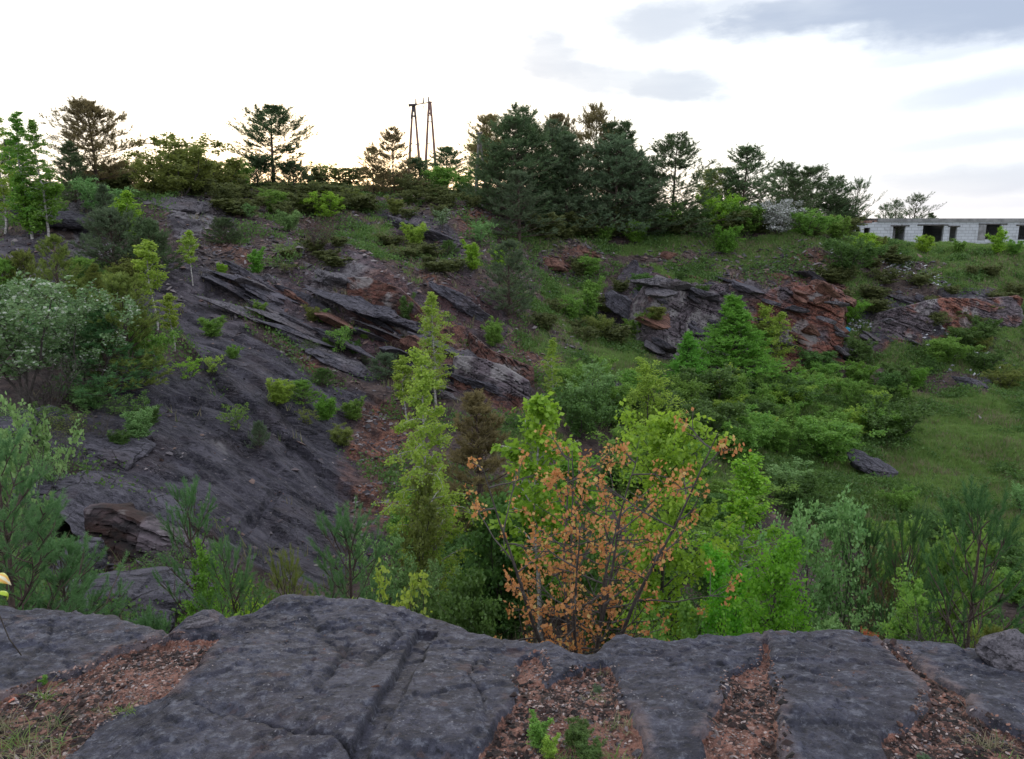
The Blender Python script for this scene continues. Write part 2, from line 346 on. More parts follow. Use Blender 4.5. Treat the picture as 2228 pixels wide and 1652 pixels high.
z = z+m_slab*(1-.5*m_beds)*(.26*k1*((1-s1)-.5-np.where(s1 < .045, (1-s1/.045), 0))+.10*k2*((1-s2)-.5-np.where(s2 < .1, 1-s2/.1, 0)))
def line_step(pts, h, decay, side=1):
    P = np.array([hit(*p)[:2] for p in pts]); near = np.full_like(gx, 1e9); sg = np.zeros_like(gx)
    for a, b in zip(P[:-1], P[1:]):
        e = b-a; L = (e**2).sum(); t = np.clip(((gx-a[0])*e[0]+(gy-a[1])*e[1])/L, 0, 1)
        d2 = (gx-a[0]-t*e[0])**2+(gy-a[1]-t*e[1])**2; c = e[0]*(gy-a[1])-e[1]*(gx-a[0])
        k = d2 < near; near[k] = d2[k]; sg[k] = np.sign(c[k])
    d = np.sqrt(near); return h*(sg*side < 0)*np.exp(-(d/decay)**2), d
for pts, h, dec in ((((380, 745), (480, 825), (560, 880), (625, 930), (700, 1010), (760, 1060)), -.32, 1.3), (((500, 700), (600, 740), (700, 790), (830, 860)), -.2, 1.),
                    (((260, 870), (330, 880), (380, 850), (470, 860)), -.3, .8), (((430, 1000), (520, 1060), (600, 1150)), -.12, .7)):
    s_, d_ = line_step(pts, h, dec); z = z+s_
crack, dcr = line_step(((605, 1065), (590, 1090), (545, 1130), (510, 1180), (470, 1240)), 0, 1); z = z-.16*sstep(dcr, .14, .03)
crack2, dcr2 = line_step(((480, 825), (625, 930), (630, 985), (700, 1010)), 0, 1); z = z-.12*sstep(dcr2, .16, .03)
# right cliff: blocks stacked on beds that dip to the right
cw = fbm(gx/4, gy/4, octv=3, seed=31)
v2 = z+.42*gx-.1*gy+.45*cw
dz2 = (terrace(v2, 1.25, .28)-v2)*.55
lay = np.floor(v2/1.25)
b2 = hsh(lay, np.floor((gx+1.1*cw)/1.5+hsh(lay, lay*0, lay*0, 4)*2), lay*0, 13)
b3 = hsh(lay, np.floor((gx*.8+gy*.6+1.1*cw)/.62), np.floor(gy/1.3), 14)
z = z+m_cliff*(dz2+(b2-.5)*1.15+(b3-.5)*.45+.12*fbm(gx/.7, gy/.7, octv=3, seed=33))
# rubble ground and general small relief
z = z+inner*sstep(gy, 4.5, 8)*(.06*fbm(gx/.9, gy/.9, octv=3, seed=40)*(1-.6*m_slab)+m_scree*.07*fbm(gx/.35, gy/.35, octv=2, seed=41)+.16*fbm(gx/2.2, gy/2.2, octv=2, seed=43)*(1-m_slab)*(gy > 8))
# hollow undercut below the slab's lower lip
lip = sstep(polydist(gx, gy, [hit(*p)[:2] for p in ((150, 1085), (250, 1108), (360, 1150), (450, 1200), (520, 1270), (420, 1275), (330, 1225), (200, 1200), (120, 1180))]), .25, -.15)
z = z-lip*1.25
H0 = Field(z)
# how the ground is covered (real materials, not light)
pn = fbm(gx/2.6, gy/2.6, octv=5, seed=50); pn2 = fbm(gx/.8, gy/.8, octv=4, seed=51)
g_grass = blobs([(1300, 760, 130, 70, -30), (1200, 700, 70, 60, -40), (1250, 650, 80, 70), (1400, 780, 90, 40), (960, 600, 70, 14, -25, .5), (840, 500, 90, 24, -25, .6),
                 (1450, 532, 260, 14), (1800, 532, 250, 9), (2100, 545, 160, 12), (1480, 590, 70, 18, 0, .5), (1620, 580, 60, 16, 0, .4), (2120, 600, 130, 40, 0, .8), (1880, 600, 70, 30, 0, .6), (2050, 780, 150, 30, 0, .8), (2150, 730, 90, 30, 0, .7), (1500, 600, 80, 25, 0, .8),
                 (2050, 950, 260, 110), (2150, 1100, 160, 110), (1900, 1100, 150, 80), (1750, 950, 170, 100), (1550, 920, 110, 60, 0, .6), (1550, 1050, 140, 70, 0, .6), (660, 430, 200, 25, 0, .45), (280, 400, 200, 15, 0, .45), (900, 440, 150, 20, 0, .5), (640, 540, 60, 16, 0, .55), (600, 590, 90, 20, -20, .5), (1200, 520, 90, 14), (1280, 830, 90, 40, -20, .8), (1350, 700, 60, 60, 0, .6), (1200, 900, 120, 60, 0, .5), (1860, 680, 60, 60, 0, .6), (850, 560, 90, 20, -20, .5), (1350, 590, 70, 20, 0, .5)])
left = sstep(gx-.18*(gy-30), 4.5, 1.5)*sstep(gy, 26, 31); g_grass = g_grass*(1-.5*left)
far_grass = np.maximum(sstep(gy, 60, 64), .9*sstep(gx-.55*gy, 2, 5)*sstep(gx, 10, 14)*sstep(gy, 9, 13))
rockm = np.clip(np.maximum(np.maximum(m_cliff, m_beds*.95), m_slab), 0, 1)
grass = np.clip(np.maximum(g_grass, far_grass)-.6*rockm*(1-.5*g_grass)+.35*pn+.2*pn2-.1, 0, 1)*sstep(gy, 4.5, 7)
scree = np.clip(m_scree+.3*pn2, 0, 1)*(m_scree > .05)
red = blobs([(830, 960, 70, 70, -50), (840, 1090, 70, 90, -60), (800, 1010, 50, 60, -50), (820, 640, 70, 40, -15), (880, 720, 90, 40, -20), (1000, 770, 80, 30, -30), (1130, 800, 60, 30), (1080, 870, 100, 14, -25), (1700, 680, 60, 50, 30), (1640, 730, 90, 40), (1500, 700, 60, 30, 0, .6), (1780, 600, 90, 30), (1740, 560, 70, 16), (1450, 680, 40, 40, 0, .6), (1260, 560, 50, 25), (1040, 455, 40, 12), (2060, 675, 50, 20), (500, 545, 50, 16, -20, .7), (940, 610, 50, 10, -35), (660, 775, 50, 10, -30), (300, 1120, 70, 40, 0, .7), (1350, 1250, 100, 60, 0, .3), (1920, 565, 60, 10), (1160, 770, 70, 30, -20), (1850, 640, 40, 30, 0, .4), (1960, 745, 50, 20, 0, .7), (620, 640, 60, 20, -20, .4)])
red = np.clip(np.maximum(red, blobs([(830, 655, 90, 40, -20), (880, 700, 60, 30, -20), (1010, 760, 90, 26, -35), (1720, 730, 80, 50, 20), (1620, 700, 60, 40)]))*(.75+.5*pn2), 0, 1)
pale = blobs([(740, 600, 90, 30, -15), (450, 455, 70, 30), (200, 470, 70, 40), (700, 655, 60, 22, -20, .7), (1380, 630, 60, 20, 0, .8), (1560, 640, 100, 20, 0, .7), (1750, 640, 60, 20, 0, .8), (1980, 680, 70, 20, 0, .7), (2120, 665, 90, 22, 0, .8), (1460, 680, 60, 50, 0, .5), (480, 975, 22, 9, -40, .9), (1700, 780, 30, 14, 0, .7), (1000, 810, 60, 12, -20, .6), (2100, 760, 60, 20, 0, .4), (870, 750, 16, 6)])
pale = np.clip(pale*(.7+.6*pn2), 0, 1)
nx_, ny_ = gshape[1], gshape[0]
idx = np.arange(nx_*ny_).reshape(ny_, nx_)
F = np.stack([idx[:-1, :-1], idx[:-1, 1:], idx[1:, 1:], idx[1:, :-1]], -1).reshape(-1, 4)
me = mesh_np('ground', np.stack([gx, gy, z], -1), F, smooth=False)
attr(me, 'grass', grass); attr(me, 'red', red); attr(me, 'pale', pale); attr(me, 'scree', scree); attr(me, 'slab', m_slab); attr(me, 'rock', rockm); attr(me, 'upper', np.clip(left*(.8+.5*pn2), 0, 1)); attr(me, 'maroon', np.clip(blobs([(860, 640, 260, 90, -20), (1030, 740, 230, 120, -40), (900, 560, 200, 70, -20), (1120, 660, 60, 60), (800, 640, 200, 70, -20), (1000, 620, 120, 60, -30), (1500, 690, 330, 120)])*(.6+.6*pn), 0, 1))
HG, HR, HS, HSL = Field(grass), Field(rockm), Field(scree), Field(m_slab)

def ground_mat():
    m, T, b = material('quarry_ground')
    A = lambda n: T.new('ShaderNodeAttribute', attribute_name=n).outputs['Fac']
    co = T.new('ShaderNodeTexCoord').outputs['Object']
    dip = T.mapping(T.mapping(co, rot=(0, 0, math.radians(20.5))), (.5, 2.2, 2.2))
    n0 = T.noise(co, .5, 5, .6); n1 = T.noise(dip, 1.2, 7, .62); n2 = T.noise(co, 3.2, 6, .65); n3 = T.noise(co, 16, 5, .7)
    rock = T.mix(T.ramp(n1, .36, .66), (.030, .028, .038), (.118, .108, .132))
    rock = T.mix(T.ramp(n2, .5, .7, 0, .55), rock, (.125, .112, .125))
    rock = T.mix(T.ramp(n0, .5, .66, 0, .5), rock, (.075, .055, .058))
    st = T.noise(T.mapping(dip, (.5, 2.6, 2.6)), 2.4, 7, .7)
    rock = T.mix(T.math('MULTIPLY', T.ramp(st, .54, .66), .6), rock, (.17, .155, .175)); rock = T.mix(T.math('MULTIPLY', T.ramp(st, .44, .36), .7), rock, (.013, .012, .016))
    up = T.mix(T.ramp(n1, .36, .64), (.050, .041, .050), (.165, .138, .155)); up = T.mix(T.ramp(n2, .54, .66, 0, .6), up, (.26, .23, .245))
    rock = T.mix(T.math('MULTIPLY', A('upper'), .8), rock, up); rock = T.mix(T.math('MULTIPLY', A('maroon'), .85), rock, T.mix(T.ramp(n2, .38, .62), (.048, .020, .021), (.165, .085, .082)))
    ln = T.noise(T.mapping(dip, (.22, 1.5, 1.5), loc=(3, 1, 0)), 1.1, 5, .6); la = T.math('ABSOLUTE', T.math('SUBTRACT', ln, .5)); lf = T.math('MULTIPLY', T.ramp(la, .002, .016, 1, 0), T.ramp(T.noise(co, .35, 3), .42, .56))
    rock = T.mix(T.math('MULTIPLY', T.ramp(T.math('SUBTRACT', ln, .5), .012, .05, .35, 0), T.ramp(T.math('SUBTRACT', ln, .5), 0, .012)), rock, (.20, .185, .20)); rock = T.mix(T.math('MULTIPLY', lf, .85), rock, (.010, .009, .012))
    paleC = T.mix(T.ramp(n2, .38, .6), (.12, .105, .11), (.30, .28, .29))
    redC = T.mix(T.ramp(n2, .40, .66), (.085, .034, .028), (.33, .15, .10))
    redC = T.mix(T.ramp(n3, .56, .64, 0, .8), redC, (.40, .25, .19))
    scr = T.mix(T.ramp(T.new('ShaderNodeTexVoronoi', i_Scale=7.0, i_Vector=co).outputs['Color'], .2, .8), (.055, .04, .036), (.20, .15, .125))
    c = T.mix(T.math('MULTIPLY', A('pale'), T.ramp(n2, .36, .5)), rock, paleC)
    soil = T.mix(T.ramp(n2, .35, .6), (.050, .031, .028), (.135, .090, .075))
    rockness = T.math('ADD', A('slab'), 0); c = T.mix(T.math('MULTIPLY', T.ramp(T.math('ADD', A('rock'), T.math('MULTIPLY_ADD', n2, .8, -.4)), .25, .55, 1, 0), .8), c, soil)
    c = T.mix(T.math('MULTIPLY', A('scree'), T.ramp(n3, .3, .6, .3, .9)), c, scr)
    c = T.mix(T.math('MULTIPLY', A('red'), T.ramp(n2, .28, .5, .5, 1)), c, redC)
    gf = T.ramp(T.math('ADD', A('grass'), T.math('MULTIPLY_ADD', n3, .5, -.25)), .22, .5)
    gr = T.mix(T.ramp(n2, .38, .62), (.055, .100, .026), (.145, .205, .062))
    gr = T.mix(T.ramp(n0, .48, .66, 0, .6), gr, (.20, .175, .10))
    c = T.mix(gf, c, gr)
    # dark joints and pale chips in the stone
    vo = T.new('ShaderNodeTexVoronoi', feature='DISTANCE_TO_EDGE', i_Scale=1.3); T.put(vo.inputs['Vector'], T.mapping(T.mix(.22, co, T.noise(co, 1.1, 4, .6, out=1), 'ADD'), (.7, .7, 1.6)))
    jf = T.math('MULTIPLY', T.ramp(vo.outputs['Distance'], .0, .02, .45, 0), T.ramp(gf, 0, .4, 1, 0))
    c = T.mix(T.math('MULTIPLY', jf, T.ramp(rockness, .2, .8, 1, .25)), c, (.012, .010, .010))
    ch = T.new('ShaderNodeTexVoronoi', i_Scale=9.0, i_Vector=co)
    cf = T.math('MULTIPLY', T.ramp(ch.outputs['Distance'], .16, .1), T.ramp(T.noise(co, 1.1, 3), .5, .62, 0, .8))
    c = T.mix(T.math('MULTIPLY', cf, T.ramp(gf, 0, .5, 1, .2)), c, (.30, .25, .24))
    T.put(b.inputs['Base Color'], c); b.inputs['Roughness'].default_value = .85; b.inputs['Specular IOR Level'].default_value = .25
    h = T.math('ADD', T.math('MULTIPLY_ADD', st, 1.0, T.math('MULTIPLY', n1, .5)), T.math('MULTIPLY_ADD', n3, .35, n2)); h = T.math('SUBTRACT', T.math('SUBTRACT', h, T.math('MULTIPLY', lf, .8)), T.math('MULTIPLY', jf, .6))
    T.put(b.inputs['Normal'], T.new('ShaderNodeBump', i_Strength=.9, i_Distance=.17, i_Height=h).outputs[0])
    return m
ground = tag(obj('ground', me, ground_mat()), kind='structure')

# ------------------------------------------------------------------ the ledge the camera stands on
EDGE = [(-420, 1300, 3.7), (-200, 1318, 3.6), (0, 1326, 3.6), (60, 1332, 3.6), (120, 1338, 3.55), (200, 1352, 3.5), (270, 1375, 3.4), (330, 1387, 3.3), (362, 1390, 3.3), (395, 1355, 3.42), (430, 1340, 3.5), (465, 1341, 3.52), (482, 1362, 3.5), (530, 1348, 3.6), (575, 1318, 3.8), (615, 1298, 3.9),
        (680, 1300, 3.9), (750, 1307, 3.88), (830, 1322, 3.85), (905, 1342, 3.8), (960, 1358, 3.72), (1040, 1385, 3.55), (1110, 1404, 3.45), (1160, 1408, 3.4), (1190, 1399, 3.42), (1225, 1418, 3.3), (1255, 1432, 3.22), (1300, 1432, 3.22), (1320, 1405, 3.35), (1345, 1394, 3.42), (1400, 1394, 3.42), (1440, 1404, 3.4), (1480, 1407, 3.4),
        (1540, 1394, 3.45), (1600, 1396, 3.45), (1650, 1390, 3.48), (1700, 1384, 3.5), (1750, 1388, 3.5), (1800, 1386, 3.5), (1835, 1379, 3.52), (1870, 1385, 3.5), (1940, 1402, 3.42), (2020, 1412, 3.38), (2080, 1418, 3.35), (2110, 1424, 3.33), (2170, 1420, 3.35), (2228, 1420, 3.35), (2450, 1420, 3.4), (2700, 1410, 3.4)]
LE = np.array([W(*e) for e in EDGE])
LC = list(map(tuple, LE))+[tuple(W(px, 1652, 2.3)) for px in range(-200, 2500, 240)]+[tuple(W(px, py, Y)) for px, py, Y in ((780, 1620, 2.36), (840, 1500, 2.8), (700, 1480, 2.9), (200, 1560, 2.55), (400, 1420, 3.1), (1250, 1560, 2.55), (1250, 1480, 2.9), (1600, 1560, 2.52), (1850, 1550, 2.6), (2050, 1520, 2.7))]
LC += [(x, .5, -1.62) for x in np.arange(-6, 6.1, 1.5)]+[(x, -2, -1.6) for x in np.arange(-6, 6.1, 3)]+[(-6, 3.3, -2.0), (6, 3.2, -2.05), (-4.5, 3.5, -2.0), (4.5, 3.3, -2.02)]
LC = np.array(LC); LW = rbf_fit(LC[:, :2], LC[:, 2], c=.25, lam=.002)
def ledge0(x, y): return rbf_eval(LC[:, :2], LW, x, y, c=.25)
def lhit(px, py):
    t = np.arange(1.6, 4.6, .004); p = W(px, py, t); g = ledge0(p[0], p[1]); k = int(np.argmax(p[2] < g)); return np.array([p[0][k], p[1][k], g[k]])
def lpoly(pts): return [lhit(*p)[:2] for p in pts]
ZONES = [lpoly(z_) for z_ in (
    [(-250, 1560), (0, 1508), (90, 1475), (180, 1448), (255, 1408), (305, 1397), (345, 1384), (420, 1380), (480, 1385), (440, 1425), (400, 1470), (345, 1508), (270, 1535), (200, 1572), (140, 1640), (60, 1720), (-250, 1760)],
    [(1140, 1422), (1172, 1411), (1186, 1440), (1196, 1475), (1225, 1460), (1262, 1446), (1280, 1437), (1340, 1438), (1347, 1490), (1362, 1540), (1378, 1585), (1392, 1652), (1400, 1760), (900, 1760), (960, 1655), (1030, 1635), (1072, 1600), (1100, 1550), (1118, 1500), (1128, 1455)],
    [(1652, 1392), (1668, 1392), (1676, 1440), (1690, 1500), (1700, 1560), (1722, 1652), (1740, 1760), (1500, 1760), (1528, 1640), (1524, 1590), (1560, 1555), (1574, 1500), (1584, 1455), (1620, 1440), (1648, 1430)],
    [(1930, 1398), (1950, 1404), (1990, 1430), (2030, 1462), (2085, 1492), (2110, 1530), (2170, 1560), (2300, 1620), (2400, 1760), (1960, 1760), (1945, 1652), (1922, 1600), (1935, 1580), (1990, 1566), (2008, 1530), (2010, 1480), (1985, 1445)])]
dxy = .0125
LDX = .0105; lx = np.arange(-4.9, 4.9, LDX); ly = np.r_[np.arange(-2.5, 2.0, .08), np.arange(2.0, 4.15, dxy)]
# the sheet follows the rim: u runs along x, the last rows turn over the edge and down
LXg, Tg = np.meshgrid(lx, np.r_[np.linspace(0, 1, 330), 1+np.linspace(0, 1, 61)[1:]])
so = np.argsort(LE[:, 0]); ye = np.interp(LXg, LE[so, 0], LE[so, 1])+.012*fbm(LXg*14, LXg*0+1, octv=3, seed=60)
y0_ = -2.0
tt = np.clip(Tg, 0, 1); Yl = y0_+(ye-y0_)*(1-(1-tt)**1.9)
over = np.clip(Tg-1, 0, 1)
Xl = LXg.ravel().copy(); Yf = Yl.ravel(); shp = LXg.shape
Zl = np.empty_like(Xl)
for i in range(0, len(Xl), 60000): Zl[i:i+60000] = ledge0(Xl[i:i+60000], Yf[i:i+60000])
lz = np.full_like(Xl, 1e9)
wx, wy = .03*fbm(Xl*5, Yf*5, octv=4, seed=61), .03*fbm(Xl*5+9, Yf*5, octv=4, seed=62)
for P in ZONES: lz = np.minimum(lz, polydist(Xl+wx, Yf+wy, P))
gravel = sstep(lz, .012, -.02)
Zl += -.034*sstep(lz, .012, -.012)-.008*sstep(lz, .2, 0)-.010*gravel
Zl += .006*fbm(Xl*1.7, Yf*1.7, octv=3, seed=63)*(1-gravel)+.006*fbm(Xl*6, Yf*6, octv=5, seed=64, gain=.6)+gravel*.010*fbm(Xl*22, Yf*22, octv=3, seed=65)
# scaly broken skin of the stone
sk = fbm(Xl*2.6+Yf*1.2, Yf*3.6-Xl*.8, octv=4, seed=66)
Zl += (1-gravel)*(.011*(sstep(sk, .18, .205)-.5)+.007*(sstep(fbm(Xl*5, Yf*4, octv=5, seed=67), .1, .125)-.5)+.005*(sstep(fbm(Xl*11, Yf*9, octv=4, seed=69), .05, .09)-.5)+.003*fbm(Xl*40, Yf*40, octv=2, seed=68))
def lcrack(pts, depth, wid, step=0.0, dec=.2):
    P = np.array(lpoly(pts)); near = np.full_like(Xl, 1e9); sg = np.zeros_like(Xl)
    for a, b in zip(P[:-1], P[1:]):
        e = b-a; L = (e**2).sum(); X_, Y_ = Xl+.35*wx, Yf+.35*wy
        t = np.clip(((X_-a[0])*e[0]+(Y_-a[1])*e[1])/L, 0, 1); d2 = (X_-a[0]-t*e[0])**2+(Y_-a[1]-t*e[1])**2
        c = e[0]*(Y_-a[1])-e[1]*(X_-a[0]); k = d2 < near; near[k] = d2[k]; sg[k] = np.sign(c[k])
    d = np.sqrt(near); return -depth*sstep(d, wid, wid*.25)-step*(sg > 0)*np.exp(-(d/dec)**2), d
ck = np.zeros_like(Xl)
for pts, dp, wd, st, dec in ((((415, 1524), (470, 1545), (560, 1572), (640, 1588), (700, 1592), (745, 1605), (768, 1632), (800, 1660)), .035, .014, .02, .1),
                        (((948, 1372), (905, 1452), (872, 1520), (835, 1590), (808, 1625), (800, 1665)), .022, .012, .0, .12), (((905, 1362), (890, 1400), (860, 1460), (820, 1520), (780, 1590), (765, 1640)), .010, .010, 0, .1),
                        (((540, 1395), (520, 1420), (640, 1500)), .006, .008, .0, .1), (((1040, 1440), (1020, 1470), (1045, 1500), (1060, 1545)), .012, .007, .01, .05), (((760, 1400), (735, 1440), (690, 1490)), .01, .02, .01, .1),
                        (((500, 1530), (470, 1580), (440, 1652)), .006, .01, 0, .1), (((1400, 1470), (1470, 1500), (1560, 1545)), .008, .01, .008, .1), (((1780, 1440), (1850, 1490), (1900, 1510)), .006, .012, .006, .1), (((850, 1350), (870, 1380), (800, 1440)), .008, .02, .01, .08), (((660, 1310), (720, 1400), (750, 1430)), .01, .03, .012, .12), (((1700, 1500), (1790, 1560), (1860, 1640)), .006, .01, .006, .1), (((120, 1345), (100, 1400), (20, 1470)), .008, .012, .01, .1)):
    d_, dist_ = lcrack(pts, dp, wd, st, dec); Zl += d_*(1-gravel); ck = np.maximum(ck, sstep(dist_, wd*1.3, wd*.3)*min(1, dp/.02)*(1-gravel))
gb = polydist(Xl+.5*wx, Yf+.5*wy, lpoly(((905, 1362), (948, 1372), (905, 1452), (872, 1520), (835, 1590), (808, 1625), (790, 1660), (762, 1655), (780, 1590), (820, 1520), (860, 1460), (890, 1400))))
Zl += -.042*sstep(gb, .004, -.008)
Zl = Zl.reshape(shp); o_ = over
top = Zl[329:330]
bulge = .06*fbm(LXg*1.6, o_*6, octv=4, seed=70)+.02*fbm(LXg*8, o_*20, octv=3, seed=71)
Yl = np.where(o_ > 0, ye+.10*np.sin(np.clip(o_*6, 0, 1)*math.pi/2)+.45*o_+bulge*np.clip(o_*5, 0, 1), Yl)
Zl = np.where(o_ > 0, top-.10*(1-np.cos(np.clip(o_*6, 0, 1)*math.pi/2))-1.9*np.clip(o_-.05, 0, 1)**1.0, Zl)
n1_, n0_ = shp; idx = np.arange(n1_*n0_).reshape(n1_, n0_)
F = np.stack([idx[:-1, :-1], idx[:-1, 1:], idx[1:, 1:], idx[1:, :-1]], -1).reshape(-1, 4)
me = mesh_np('rock_ledge', np.stack([Xl, Yl.ravel(), Zl.ravel()], -1), F, smooth=True)
attr(me, 'gravel', gravel); attr(me, 'rim', sstep(np.abs(lz-.015), .05, 0)); attr(me, 'crack', ck)
attr(me, 'mossy', np.clip(gravel*sstep(fbm(Xl*2.2, Yf*2.2, octv=3, seed=72), -.05, .3), 0, 1))
LZf = Zl
def ledge_mat():
    m, T, b = material('ledge_stone'); A = lambda n: T.new('ShaderNodeAttribute', attribute_name=n).outputs['Fac']
    co = T.new('ShaderNodeTexCoord').outputs['Object']; lay = T.mapping(co, (1, 1.8, 2.4), (0, 0, .5))
    n0 = T.noise(co, 1.3, 5, .6); n1 = T.noise(lay, 4.5, 8, .68); n2 = T.noise(co, 22, 6, .7); n3 = T.noise(co, 110, 4, .7)
    c = T.mix(T.ramp(n1, .34, .66), (.024, .024, .037), (.074, .074, .104))
    c = T.mix(T.ramp(n0, .5, .64, 0, .4), c, (.052, .042, .052))
    c = T.mix(T.ramp(n2, .50, .68, 0, .75), c, (.175, .18, .215))
    c = T.mix(T.ramp(n2, .48, .34, 0, .8), c, (.012, .012, .016))
    c = T.mix(T.ramp(n3, .6, .72, 0, .6), c, (.25, .24, .26))
    c = T.mix(T.math('MULTIPLY', T.ramp(T.noise(co, 7, 4, .6), .6, .68), .4), c, (.13, .075, .065))
    pv = T.new('ShaderNodeTexVoronoi', i_Scale=38.0); T.put(pv.inputs['Vector'], T.mix(.05, co, T.noise(co, 9, 4, .6, out=1), 'ADD'))
    c = T.mix(T.math('MULTIPLY', T.ramp(pv.outputs['Distance'], .22, .08), T.ramp(T.noise(co, 3.1, 3), .5, .6, 0, .75)), c, (.30, .29, .31))
    c = T.mix(T.math('MULTIPLY', T.ramp(T.noise(co, 55, 4, .75), .44, .34), .75), c, (.010, .010, .013))
    dust = T.math('MULTIPLY', T.math('MULTIPLY', A('rim'), T.ramp(n1, .40, .58)), T.ramp(T.noise(co, 1.1, 2), .42, .58, 0, .75)); c = T.mix(dust, c, (.20, .14, .13))
    s = T.mix(T.ramp(n2, .35, .62), (.085, .038, .028), (.30, .135, .095)); s = T.mix(T.ramp(n3, .52, .66, 0, .8), s, (.42, .28, .23))
    s = T.mix(T.math('MULTIPLY', A('mossy'), T.ramp(n2, .62, .45)), s, (.022, .012, .010))
    c = T.mix(T.ramp(T.math('ADD', A('gravel'), T.math('MULTIPLY_ADD', n2, 1.2, -.6)), .44, .56), c, s); c = T.mix(T.math('MULTIPLY', A('crack'), .8), c, (.012, .011, .013))
    T.put(b.inputs['Base Color'], c); b.inputs['Roughness'].default_value = .72; b.inputs['Specular IOR Level'].default_value = .35
    h = T.math('ADD', T.math('MULTIPLY', n1, 1.2), T.math('MULTIPLY_ADD', n3, .45, T.math('MULTIPLY', n2, 1.4)))
    T.put(b.inputs['Normal'], T.new('ShaderNodeBump', i_Strength=.9, i_Distance=.022, i_Height=h).outputs[0]); return m
ledge = tag(obj('rock_ledge', me, ledge_mat()), kind='structure')
def ledge_z(x, y):          # height of the finished ledge
    i = np.clip(np.rint((np.asarray(x)-lx[0])/LDX).astype(int), 0, len(lx)-1)
    x = np.asarray(x); y = np.asarray(y); out = np.empty(x.shape)
    for k, (ii, yy) in enumerate(zip(i.ravel(), y.ravel())): out.ravel()[k] = np.interp(yy, Yl[:330, ii], Zl[:330, ii])
    return out
# ------------------------------------------------------------------ plants: skeletons of limbs and twigs, leaves set on the twigs
def nrmz(v): return v/np.maximum(np.linalg.norm(v, axis=-1, keepdims=True), 1e-9)
def tubes(polys, k=5):
    V, F, o = [], [], 0
    a = np.arange(k)*2*math.pi/k
    for P, R in polys:
        P = np.asarray(P, float); n = len(P); d = nrmz(np.gradient(P, axis=0))
        ref = np.array([0, 0, 1.]) if abs(d[0, 2]) < .8 else np.array([1., 0, 0])
        u = nrmz(np.cross(d, ref)); w = np.cross(d, u)
        ring = P[:, None]+np.asarray(R)[:, None, None]*(np.cos(a)[None, :, None]*u[:, None]+np.sin(a)[None, :, None]*w[:, None])
        V.append(ring.reshape(-1, 3)); i = np.arange(n-1)[:, None]*k+np.arange(k)[None]; j = np.arange(n-1)[:, None]*k+(np.arange(k)[None]+1) % k
        F.append(np.stack([i, j, j+k, i+k], -1).reshape(-1, 4)+o); o += n*k
    return np.concatenate(V), np.concatenate(F)
def curve(p, d, L, n, r, wob=.1, bend=(0, 0, 0)):
    d = nrmz(np.asarray(d, float)); P = [np.asarray(p, float)]; st = L/(n-1)
    for i in range(n-1):
        d = nrmz(d+r.normal(0, wob, 3)+np.asarray(bend)/(n-1)); P.append(P[-1]+d*st)
    return np.array(P)
def leaf_quads(c, d, s, r, wide=.38, fold=0.0):
    n = len(c); w = nrmz(np.cross(d, r.normal(size=(n, 3)))); s = np.broadcast_to(s, (n,))[:, None]
    V = np.stack([c, c+d*s*.45+w*s*wide, c+d*s, c+d*s*.45-w*s*wide], 1).reshape(-1, 3)
    return V, np.arange(n*4).reshape(n, 4)
LIB = {}
def finish(key, polys, leafV, leafF, k=5):
    tv, tf = tubes(polys, k); tm = mesh_np(key+'_trunk', tv, tf, True)
    lm = None; allv = tv
    if leafV is not None and len(leafV): lm = mesh_np(key+'_crown', leafV, leafF); allv = leafV
    w = np.percentile(np.hypot(allv[:, 0], allv[:, 1]), 88)*2; h = np.percentile(allv[:, 2], 99.8)
    LIB[key] = (tm, lm, h, w)
